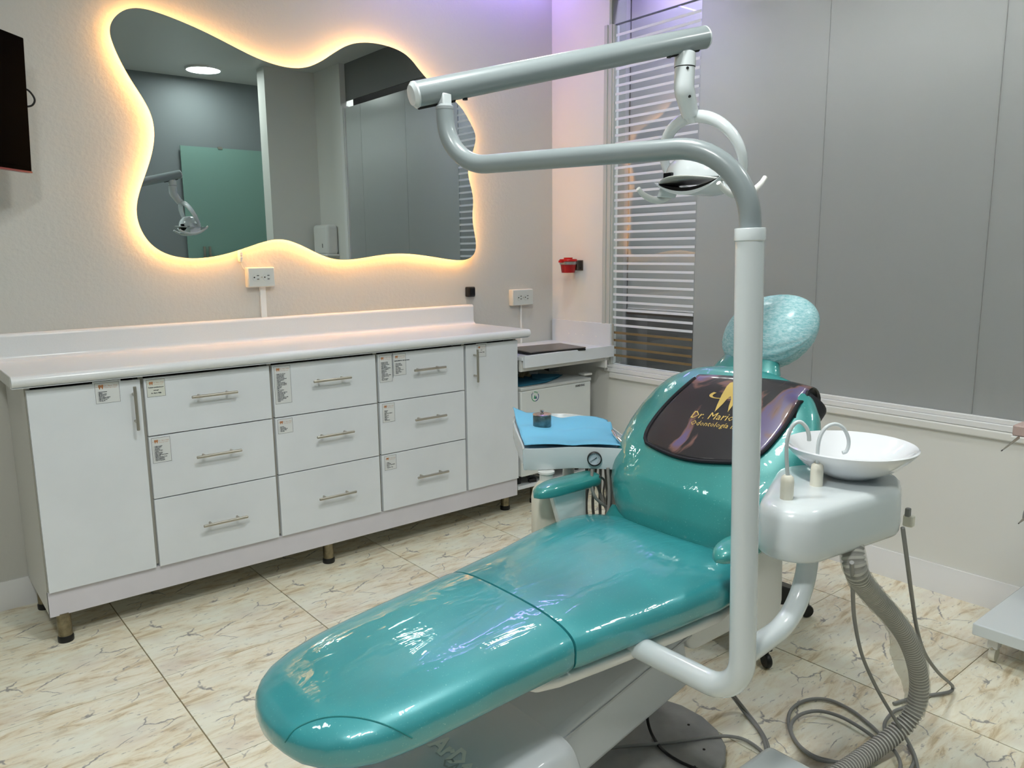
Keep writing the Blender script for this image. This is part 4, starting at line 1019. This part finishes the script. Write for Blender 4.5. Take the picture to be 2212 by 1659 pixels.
for q in (V(1.697, 1.348, 1.858), V(1.710, 1.349, 1.79)): MB().lathe([(.0035, -.003), (.0035, .003)], q, (.4, .9, 0), 12).build('neck_screw', black, lamp)
# yoke ring
YK = V(1.765, 1.380, 1.745)
yk = []
for k in range(33):
    a_ = math.radians(-18)+math.radians(216)*k/32
    cy_, cz_ = .128*math.cos(a_), .112*math.sin(a_)
    yk.append(V(1.765+(.112-cz_)*.42, 1.380+cy_, 1.637+cz_))
mb = MB(); mb.tube(yk, [.011+.006*math.sin(PI*k/32) for k in range(33)], 16); mb.tube([V(1.748, 1.376, 1.760), V(1.766, 1.379, 1.745)], [.0225, .019], 20); mb.build('yoke', enamel, lamp, smooth=60)
# head: dome, visor, reflector housing, window, sensor, handles
dm = []
HC = V(1.800, 1.385, 1.592)
for k in range(17):
    t_ = -1+2*k/16; r_ = math.sqrt(max(0, 1-abs(t_)**2.2)); r_ = max(r_, .04)
    dm.append(sec(HC+V(0, t_*.100, 0), V(1, 0, 0), NX, .066*r_, .070*r_, .008*r_, 2.2, 4, 32))
MB().loft(dm).build('lamp_dome', enamel, lamp, smooth=60)
vr = []
for k in range(25):
    t_ = -1+2*k/24; r_ = max(.03, 1-abs(t_)**2.0)
    vr.append(sec(HC+V(-.020, t_*.120, -.006-.010*(t_*t_)), V(1, 0, -.08), NX, .078*r_, .004, .003, 3, 3, 20))
MB().loft(vr).build('visor', mat('visor_grey', (.62, .62, .60), .3, coat=.4), lamp, smooth=60)
def crescent(y0, y1, zt, do, di, x0, x1, n=20):
    a = [V(x0, y0+(y1-y0)*k/n, zt-do*math.sin(PI*k/n)**.8) for k in range(n+1)]
    b_ = [V(x0, y1-(y1-y0)*k/n, zt-di*math.sin(PI*k/n)**.8) for k in range(1, n)]
    return a, b_
def crescent_mb(y0, y1, zt, do, di, x0, x1, n=20):
    rows2 = []
    for x in (x0, x1):
        rows2.append(([V(x, y0+(y1-y0)*k/n, zt-do*math.sin(PI*k/n)**.8) for k in range(n+1)], [V(x, y0+(y1-y0)*k/n, zt-di*math.sin(PI*k/n)**.8) for k in range(n+1)]))
    mb = MB(); mb.grid([rows2[0][0], rows2[1][0]]); mb.grid([rows2[0][1], rows2[1][1]]); mb.grid([rows2[0][0], rows2[0][1]]); mb.grid([rows2[1][0], rows2[1][1]]); return mb
crescent_mb(1.275, 1.495, 1.585, .040, .030, 1.748, 1.872).build('reflector_shell', enamel, lamp, smooth=60)
crescent_mb(1.285, 1.485, 1.583, .0295, .018, 1.752, 1.868).build('reflector_window', black_g, lamp, smooth=60)
bx((1.728, 1.418, 1.588), (1.745, 1.446, 1.606)).build('sensor', black_g, lamp, bev=.002)
for yy in (1.505, 1.262):
    x0_, x1_ = (1.694, 1.885) if yy > 1.4 else (1.727, 1.935)
    hd = [V(x0_+(x1_-x0_)*t_, yy, 1.567+.024*t_-.040*math.sin(PI*t_)**.75) for t_ in [k/16 for k in range(17)]]
    hm = MB().tube(hd, [.0065+.0035*math.sin(PI*k/16) for k in range(17)], 14).build('handle', white_p, lamp, smooth=60)
    s_ = -1 if yy > 1.4 else 1
    mb = MB(); mb.poly([V(1.765, yy+s_*.004, 1.545), V(1.835, yy+s_*.004, 1.545), V(1.845, yy+s_*.02, 1.60), V(1.812, yy+s_*.03, 1.628), V(1.775, yy+s_*.028, 1.61)], (0, s_*.014, 0)); mb.build('handle_bracket', enamel, lamp, bev=.003)
    mb = MB(); mb.tube([V(1.82, yy-s_*.002, 1.612), V(1.81, yy+s_*.04, 1.612)], .010, 14); mb.build('pivot', enamel, lamp, smooth=60)
MB().tube([V(1.835, 1.385, 1.655), V(1.85, 1.40, 1.672)], [.012, .006], 12).build('top_knob', chrome, lamp)

# ================================================================ SPITTOON
sp = thing('spittoon', (1.55, .85, .55), 'white porcelain spittoon bowl with two spouts on a rounded white unit', 'spittoon')
MB().tube(bend([(1.300, .849, .585), (1.545, .856, .600), (1.540, .858, .785)], .14, 14), .0225, 24).build('support_pipe', enamel, sp, smooth=60)
def hull_plan(circles, n=16):
    pts = []
    for (cx_, cy_, r_) in circles:
        for k in range(n*2): a_ = 2*PI*k/(n*2); pts.append((cx_+r_*math.cos(a_), cy_+r_*math.sin(a_)))
    pts = sorted(set(pts))
    def half(ps):
        h = []
        for p in ps:
            while len(h) >= 2 and (h[-1][0]-h[-2][0])*(p[1]-h[-2][1])-(h[-1][1]-h[-2][1])*(p[0]-h[-2][0]) <= 0: h.pop()
            h.append(p)
        return h[:-1]
    return half(pts)+half(pts[::-1])
plan = [(x*1.053, y*1.053) for x, y in hull_plan([(1.430, .832, .072), (1.680, .790, .06), (1.650, .900, .10), (1.73, .835, .080)])]
cxp = sum(p[0] for p in plan)/len(plan); cyp = sum(p[1] for p in plan)/len(plan)
def ring_at(z_, f): return [V(cxp+(x-cxp)*f, cyp+(y-cyp)*f, z_) for x, y in plan]
zb_, zt2 = .742, .862
prof = [(zb_, .90), (zb_+.002, .955), (zb_+.010, .985), (zb_+.03, 1.0), (zt2-.030, .985), (zt2-.014, .96), (zt2-.005, .91), (zt2, .82), (zt2+.001, .5), (zt2+.001, .01)]
MB().loft([ring_at(z_, f) for z_, f in prof]).build('unit_body', enamel, sp, smooth=50)
bc = V(1.772, .893, .859)
MB().lathe([(.0, .0), (.048, .0), (.054, .004), (.075, .013), (.108, .032), (.134, .056), (.147, .072), (.1485, .077), (.145, .0795), (.137, .075), (.120, .057), (.090, .034), (.050, .020), (.012, .013), (.012, .006), (.0, .006)], bc, n=64, close=False).build('bowl', porcel, sp, smooth=60)
MB().lathe([(.012, .0), (.012, .002)], bc+V(0, 0, .013), n=20).build('drain', chrome, sp)
vd_ = V(_fw.x, _fw.y, 0).normalized()
for (bxp, pxs) in (((1699, 1078), ((1700, 1018), (1699, 975), (1702, 945), (1712, 920), (1727, 911), (1741, 922), (1747, 938), (1748, 952))),
                   ((1763, 1050), ((1765, 992), (1767, 965), (1773, 940), (1786, 922), (1805, 916), (1822, 925), (1832, 945), (1833, 962), (1828, 975), (1820, 978)))):
    b0 = onz(bxp[0], bxp[1], .861)
    MB().lathe([(.0, .0), (.0140, .0), (.0142, .040), (.0125, .050), (.008, .054), (.0, .054)], b0, n=24).build('spout_base', cream_p, sp, smooth=40)
    q = [onp(x, y, b0, vd_) for x, y in pxs]; q[0] = b0+V(0, 0, .050)
    MB().tube(catmull(q, 5), .0042, 12).build('spout', enamel, sp, smooth=60)
p = onp(1961, 1125, V(1.88, .87, .8), vd_)
MB().box((p.x-.004, p.y-.012, p.z-.016), (p.x+.016, p.y+.012, p.z+.014)).build('valve_knob', cream_p, sp, bev=.004)
MB().box((p.x-.010, p.y-.006, p.z+.012), (p.x+.004, p.y+.006, p.z+.034)).build('valve_lever', hose_m, sp, bev=.003)

# ================================================================ DELIVERY TRAY
tr_ = thing('instrument_tray_unit', (1.62, 1.85, .30), 'white dental instrument tray unit with a pressure gauge behind the chair', 'instrument tray')
ZT_ = .797; DZ = -.045
tp = [(1110, 899), (1180, 893), (1245, 895), (1298, 909), (1340, 935), (1375, 969), (1332, 969), (1285, 967), (1235, 966), (1180, 969), (1134, 970), (1127, 962)]
tpw = [onz(x, y, ZT_) for x, y in tp]
tcx = sum(tpw, V(0, 0, 0))/len(tpw)
def tray_ring(z_, f): return [V(tcx.x+(p.x-tcx.x)*f, tcx.y+(p.y-tcx.y)*f, z_) for p in catmull(tpw, 4, True)]
MB().loft([tray_ring(z_+DZ, f_) for z_, f_ in ((.772, .95), (.774, .98), (.782, .992), (.838, 1.0), (.842, .995), (.842, .965), (.834, .955), (.833, .02))]).build('tray_body', enamel, tr_, smooth=50)
fd = (onz(1332, 969, ZT_)-onz(1180, 969, ZT_)).normalized(); fn = V(fd.y, -fd.x, 0)
gp = onz(1284, 967, ZT_); gp = gp-V(0, 0, .034)+fn*.002
gauge = MB().lathe([(.0, .0), (.0225, .0), (.0225, .010), (.0195, .012), (.0195, .006), (.0, .006)], gp, fn, 32).build('gauge', black, tr_, smooth=40)
mb = MB(); mb.lathe([(.0190, .0065), (.0190, .0068)], gp, fn, 32, 0)
for k in range(13):
    a_ = math.radians(-45+270*k/12); d_ = fd*math.cos(a_)+UZ*math.sin(a_); mb.tube([gp+fn*.0075+d_*.0135, gp+fn*.0075+d_*.0160], .0004, 5, 1)
mb.tube([gp+fn*.0085+(fd*math.cos(3.7)+UZ*math.sin(3.7))*.015, gp+fn*.0085, gp+fn*.0085+(fd*math.cos(.62)+UZ*math.sin(.62))*.009], [.0004, .0010, .0016], 6, 1)
mb.build('gauge_dial', [mat('dial_white', (.55, .62, .68), .4), ink], tr_)
bp_ = onz(1180, 1022, .72)
mb = MB(); mb.lathe([(.0, .0), (.044, .0), (.047, .006), (.047, .190), (.042, .215), (.028, .235), (.020, .245), (.020, .262)], (bp_.x, bp_.y, .455), n=32); mb.build('water_bottle', cream_p, tr_, smooth=50)
MB().lathe([(.021, .0), (.021, .020), (.026, .022), (.026, .028)], (bp_.x, bp_.y, .699), n=28).build('bottle_cap', white_p, tr_, smooth=40)
pp = onz(1228, 1016, .70)
MB().tube(bend([(pp.x, pp.y, .735), (pp.x, pp.y, .40), (1.60, 1.50, .40)], .06, 8), .019, 20).build('support_pipe', enamel, tr_, smooth=60)
# hanging handpiece hoses
hb = onz(1318, 1012, .73)
for k in range(7):
    a_ = k/6; x0_, y0_ = hb.x-.06+.14*a_, hb.y+.02+.03*math.sin(k*2)
    q = [(x0_, y0_, .78), (x0_+.03*math.sin(k*1.9), y0_-.02, .66+.03*math.cos(k)), (hb.x+.10*math.cos(k*1.3), hb.y-.03+.03*math.sin(k), .55-.02*k), (hb.x+.02+.14*math.sin(k*.9-1.5), hb.y-.01, .44-.01*k), (hb.x+.05*math.sin(k), hb.y+.02, .40), (hb.x-.05+.03*k, hb.y+.08, .60), (hb.x-.03+.02*k, hb.y+.07, .775)]
    MB().tube([p_+V(0, 0, DZ) for p_ in catmull(q, 8)], .0050, 8).build('handpiece_hose', mat('taupe_hose', (.25, .235, .215), .5), tr_)
q = [onz(x, y, z_) for x, y, z_ in ((1296, 1030, .74), (1306, 1040, .70), (1304, 1070, .60), (1318, 1105, .50), (1325, 1130, .42))]
MB().tube(catmull(q, 6), .0035, 8).build('black_hose', black, tr_)
for k, (a, c) in enumerate((((1322, 930), (1335, 950)), ((1330, 942), (1345, 958)))):
    A_, B_ = onz(*a, .82), onz(*c, .805); MB().tube([A_, A_.lerp(B_, .4), B_], [.0035, .006, .006], 12).build('handpiece', chrome, tr_)

# blue paper napkin on the tray and the metal cup
nq = [(1106, 895), (1150, 906), (1200, 905), (1255, 907), (1312, 905), (1322, 930), (1336, 955), (1338, 964), (1300, 964), (1235, 961), (1180, 964), (1134, 965), (1126, 950), (1116, 925)]
NWN = 14; rowsn = []
def quad(u, v):
    a = V(1108, 897, 0).lerp(V(1312, 906, 0), u); b_ = V(1133, 965, 0).lerp(V(1342, 966, 0), u); return a.lerp(b_, v)
for j in range(25):
    row = []
    for i in range(37):
        u, v = i/36, j/24; q = quad(u, v)
        zz = ZT_+.005+.010*(1-v**4)*math.sin(v*15+u*4)*math.sin(u*6+1)*(.5+u)+.004*abs(math.sin(u*PI*2))+(.026*max(0, 1-u*7)*max(0, 1-v*2.2))+.0007*math.sin(i*PI/1)
        p = onz(q.x, q.y, ZT_); row.append(V(p.x, p.y, zz))
    rowsn.append(row)
blue_paper2, nt, b = nodes('ribbed_blue_paper')
tc = nt.nodes.new('ShaderNodeTexCoord').outputs['Object']
wv = tex(nt, 'ShaderNodeTexWave', tc, Scale=95, Distortion=.3)
nt.links.new(ramp(nt, [(0, (.13, .43, .66)), (1, (.20, .55, .78))], wv.outputs['Fac']).outputs[0], b.inputs['Base Color']); b.inputs['Roughness'].default_value = .8
MB().grid(rowsn).build('paper_napkin', blue_paper2, smooth=80, solid=.0012, label='bright blue ribbed paper napkin spread over the instrument tray', cat='napkin')
p = onz(1171, 921, .808)
t = thing('metal_cup', (p.x, p.y, .808), 'small round metal cup with a knobbed lid on the blue napkin', 'cup')
cupm = mat('patina_steel', (.16, .25, .27), .35, .8, noise=(60, .45))
MB().lathe([(.0, .0), (.029, .0), (.031, .003), (.031, .036), (.029, .040)], p, n=36).build('cup_body', cupm, t, smooth=40)
MB().lathe([(.029, .040), (.032, .041), (.032, .0435), (.020, .047), (.0, .048)], p, n=36).build('cup_lid', mat('pinkish_steel', (.62, .52, .48), .15, 1.), t, smooth=40)
MB().lathe([(.004, .047), (.004, .050), (.008, .053), (.008, .057), (.0, .058)], p, n=20).build('knob', chrome, t, smooth=40)

# ================================================================ HOSES, CABLES AND SMALL THINGS ON THE FLOOR
def pz(l): return [onz(x, y, z_) for x, y, z_ in l]
hp = catmull([V(1.70, .85, .80)]+pz([(1847, 1225, .70), (1882, 1282, .58), (1925, 1330, .47), (1962, 1385, .36), (1982, 1445, .25), (1984, 1500, .165), (1966, 1550, .10), (1925, 1592, .055), (1870, 1632, .032), (1800, 1680, .032), (1700, 1740, .032)]), 26)
L_ = 0; acc = [0]
for a, c in zip(hp, hp[1:]): L_ += (c-a).length; acc.append(L_)
def at_len(d):
    for i in range(len(acc)-1):
        if acc[i+1] >= d: return hp[i].lerp(hp[i+1], (d-acc[i])/max(1e-9, acc[i+1]-acc[i]))
    return hp[-1]
pitch = .0115; rp = []; rr_ = []; d = 0
while d < L_:
    for f_, r_ in ((0, .0215), (.25, .0255), (.62, .0255), (.87, .0215)):
        if d+f_*pitch < L_: rp.append(at_len(d+f_*pitch)); rr_.append(r_)
    d += pitch
sh = thing('suction_hose', (1.9, .88, 0), 'thick ribbed grey drain hose in a clear bag under the spittoon', 'hose')
mb = MB().tube(rp, rr_, 20)
nseg = len(rp)-1
for i in range(nseg):
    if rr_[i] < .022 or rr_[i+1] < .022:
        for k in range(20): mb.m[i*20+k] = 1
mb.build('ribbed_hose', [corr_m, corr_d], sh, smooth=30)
bg = []; br_ = []; 
for k in range(60):
    f_ = k/59; d = L_*(.02+.62*f_); p_ = at_len(d); bul = math.exp(-((f_-.80)/.13)**2)
    off = (-RT*(.016*bul) if True else 0)
    bg.append(p_+off+V(0, 0, .0)); br_.append(.0275+.0012*math.sin(k*1.3)+.016*bul+.0010*math.sin(k*3.1))
MB().tube(bg, br_, 22, caps=False).build('plastic_sleeve', bag_m, sh, smooth=60)

def cable(name, px, r, m, label, cat='cable', steps=8, grp=None):
    return MB().tube(catmull(pz(px), steps), r, 8).build(name, m, smooth=60, label=label, cat=cat, group=grp)
cable('grey_cable', [(1950, 1140, .755), (1960, 1215, .66), (1970, 1290, .52), (1981, 1360, .38), (1998, 1412, .26), (2026, 1452, .14), (2050, 1474, .06), (2058, 1484, .02), (2052, 1494, .009), (2020, 1500, .008), (1985, 1504, .008), (1930, 1520, .008)], .0052, hose_m, 'grey tube hanging from the right end of the spittoon and kinked on the floor')
cable('grey_cable', [(1840, 1215, .74), (1842, 1275, .62), (1846, 1340, .49), (1862, 1415, .36), (1893, 1485, .23), (1928, 1545, .13), (1955, 1590, .06), (1975, 1630, .02), (1983, 1665, .008), (1984, 1700, .008)], .0048, hose_m, 'grey tube hanging from the middle of the spittoon across the ribbed hose')
cable('grey_cable', [(1955, 1528, .012), (1930, 1538, .012), (1912, 1560, .012), (1908, 1590, .010), (1880, 1566, .008), (1840, 1535, .008), (1790, 1512, .008), (1745, 1512, .008), (1712, 1530, .008), (1703, 1560, .008), (1716, 1598, .008), (1752, 1630, .010), (1800, 1645, .012), (1850, 1655, .008), (1905, 1672, .008), (1990, 1700, .008)], .0052, hose_m, 'outer loop of the grey tube coiled on the floor')
cable('grey_cable', [(1962, 1610, .008), (1975, 1640, .008), (1962, 1668, .008), (1940, 1680, .02), (1945, 1650, .02), (1930, 1620, .018), (1898, 1600, .010), (1860, 1573, .018), (1815, 1548, .018), (1768, 1536, .018), (1727, 1545, .018), (1708, 1570, .018), (1722, 1605, .018), (1765, 1640, .018), (1830, 1648, .018), (1880, 1655, .018)], .0052, hose_m, 'inner loop of the grey tube coiled on the floor')
cable('grey_cable', [(1560, 1480, .15), (1585, 1508, .06), (1605, 1535, .012), (1630, 1565, .008), (1648, 1592, .008), (1656, 1625, .008)], .0050, hose_m, 'upper of two grey tubes running from the post foot to the white box')
cable('grey_cable', [(1568, 1478, .15), (1592, 1510, .06), (1614, 1538, .012), (1640, 1572, .008), (1658, 1605, .008), (1664, 1640, .008)], .0042, hose_m, 'lower of two grey tubes running from the post foot to the white box')
cable('grey_cable', [(1290, 1618, .045), (1360, 1611, .034), (1430, 1606, .034), (1490, 1598, .034), (1550, 1590, .034), (1600, 1595, .012), (1635, 1614, .008), (1660, 1640, .008)], .0050, hose_m, 'grey tube crossing the grey base plate')
cable('black_cable', [(1398, 1540, .10), (1400, 1562, .06), (1410, 1590, .034), (1432, 1620, .033), (1468, 1645, .033), (1520, 1668, .033), (1560, 1690, .012)], .0045, black, 'black cable drooping from the lift arm over the base plate')
t = thing('junction_box', (1.56, .94, 0), 'white rounded floor box at the bottom edge where tubes end', 'box')
bx((1.40, .76, .0), (1.705, 1.03, .118)).build('box_cover', enamel, t, bev=.022, bseg=5)

# operator stool behind the chair
so = V(2.37, 1.68, 0)
stl = thing('operator_stool', so, 'stool with black star base half hidden behind the dental chair', 'stool')
for k, a_ in enumerate([math.radians(x) for x in (-36, 32, 104, 172, 244)]):
    d_ = V(math.cos(a_), math.sin(a_), 0); n_ = V(-d_.y, d_.x, 0); R_ = .355
    secs = [[so+d_*r_+n_*(w2*sx)+UZ*(z_+h2*sz) for sx, sz in ((-1, -1), (1, -1), (1, 1), (-1, 1))] for r_, w2, z_, h2 in ((.03, .040, .135, .040), (.12, .040, .130, .042), (.22, .038, .112, .040), (.30, .032, .092, .030), (R_, .024, .068, .016))]
    sl = MB().loft(secs).build('star_leg', black, stl, bev=.006)
    c_ = so+d_*R_
    MB().lathe([(.0, -.011), (.022, -.010), (.025, -.006), (.025, .006), (.022, .010), (.0, .011)], c_+UZ*.0255, n_, 20).build('caster', black, sl, smooth=40)
    MB().tube([c_+UZ*.04, c_+UZ*.07], .007, 10).build('caster_stem', black, sl)
MB().tube([so+UZ*.10, so+UZ*.40], .022, 20).build('gas_column', black, stl)
MB().tube([so+V(.20*math.cos(2*PI*k/36), .20*math.sin(2*PI*k/36), .17) for k in range(36)], .009, 10, closed=True).build('foot_ring', white_p, stl)
for k in range(3): a_ = 2*PI*k/3+.4; MB().tube([so+UZ*.17, so+V(.2*math.cos(a_), .2*math.sin(a_), .17)], .006, 8).build('ring_spoke', white_p, stl)
MB().lathe([(.0, .0), (.15, .0), (.175, .015), (.18, .035), (.165, .058), (.12, .066), (.0, .068)], so+UZ*.40, n=40).build('round_seat', teal_b, stl, smooth=50)

# trolley at the right edge of the frame
tl = thing('instrument_trolley', (2.98, .72, 0), 'white wheeled trolley at the right edge with a low shelf', 'trolley')
bx((2.775, .50, .098), (3.24, .936, .140)).build('lower_shelf', enamel, tl, bev=.004)
for x, y in ((2.84, .885), (3.18, .885), (2.84, .55), (3.18, .55)):
    f_ = MB(); f_.box((x-.020, y-.016, .050), (x+.020, y+.016, .085)); f_.box((x-.024, y-.018, .085), (x+.024, y+.018, .098)); fk = f_.build('caster_fork', chrome if False else white_t, tl, bev=.003)
    MB().lathe([(.0, -.011), (.024, -.010), (.026, -.007), (.026, .007), (.024, .010), (.0, .011)], (x, y, .0265), (0, 1, 0), 20).build('caster_wheel', cream_p, tl, smooth=40)
    MB().lathe([(.004, -.024), (.004, .024)], (x, y, .052), (1, 0, 0), 10).build('axle', steel, tl)
bx((3.10, .60, .14), (3.16, .66, .95)).build('column', enamel, tl, bev=.006)
tr2 = bx((2.945, .52, .768), (3.23, .80, .780)).build('upper_tray', enamel, tl, bev=.003)
# instruments jutting from the trolley
def tool(px0, px1, y_, lab, top):
    A_, B_ = ony(*px0, y_), ony(*px1, y_)
    t_ = thing('hand_instrument', B_, lab, 'dental instrument')
    MB().tube([A_, A_.lerp(B_, .25), B_], [.0012, .0022, .0042], 10).build('steel_shaft', steel, t_)
    MB().tube([A_, A_.lerp(B_, .06)], [.0016, .0016], 8).build('tip', black, t_)
    if top:
        bx((B_.x-.004, B_.y-.02, B_.z-.004), (B_.x+.12, B_.y+.02, B_.z+.002)).build('holder_lip', white_p, t_, bev=.001)
        bx((B_.x+.002, B_.y-.02, B_.z+.003), (B_.x+.11, B_.y+.02, B_.z+.034)).build('pouch', mat('pouch_rose', (.48, .36, .33), .5), t_, bev=.004)
        bx((B_.x+.012, B_.y-.0215, B_.z+.003), (B_.x+.03, B_.y-.0195, B_.z+.012)).build('blue_mark', blue_paper, t_)
    else: MB().tube(catmull([B_+V(.0, 0, .0), B_+V(.005, 0, .02), B_+V(.03, 0, .03)], 4), .006, 10).build('hose_end', hose_m, t_)
    return t_
tool((2163, 974), (2201, 945), .79, 'thin steel instrument jutting from a rose pouch at the right edge', True)
tool((2200, 1131), (2213, 1120), .79, 'thin steel instrument tip low at the right edge beside a grey hose', False)
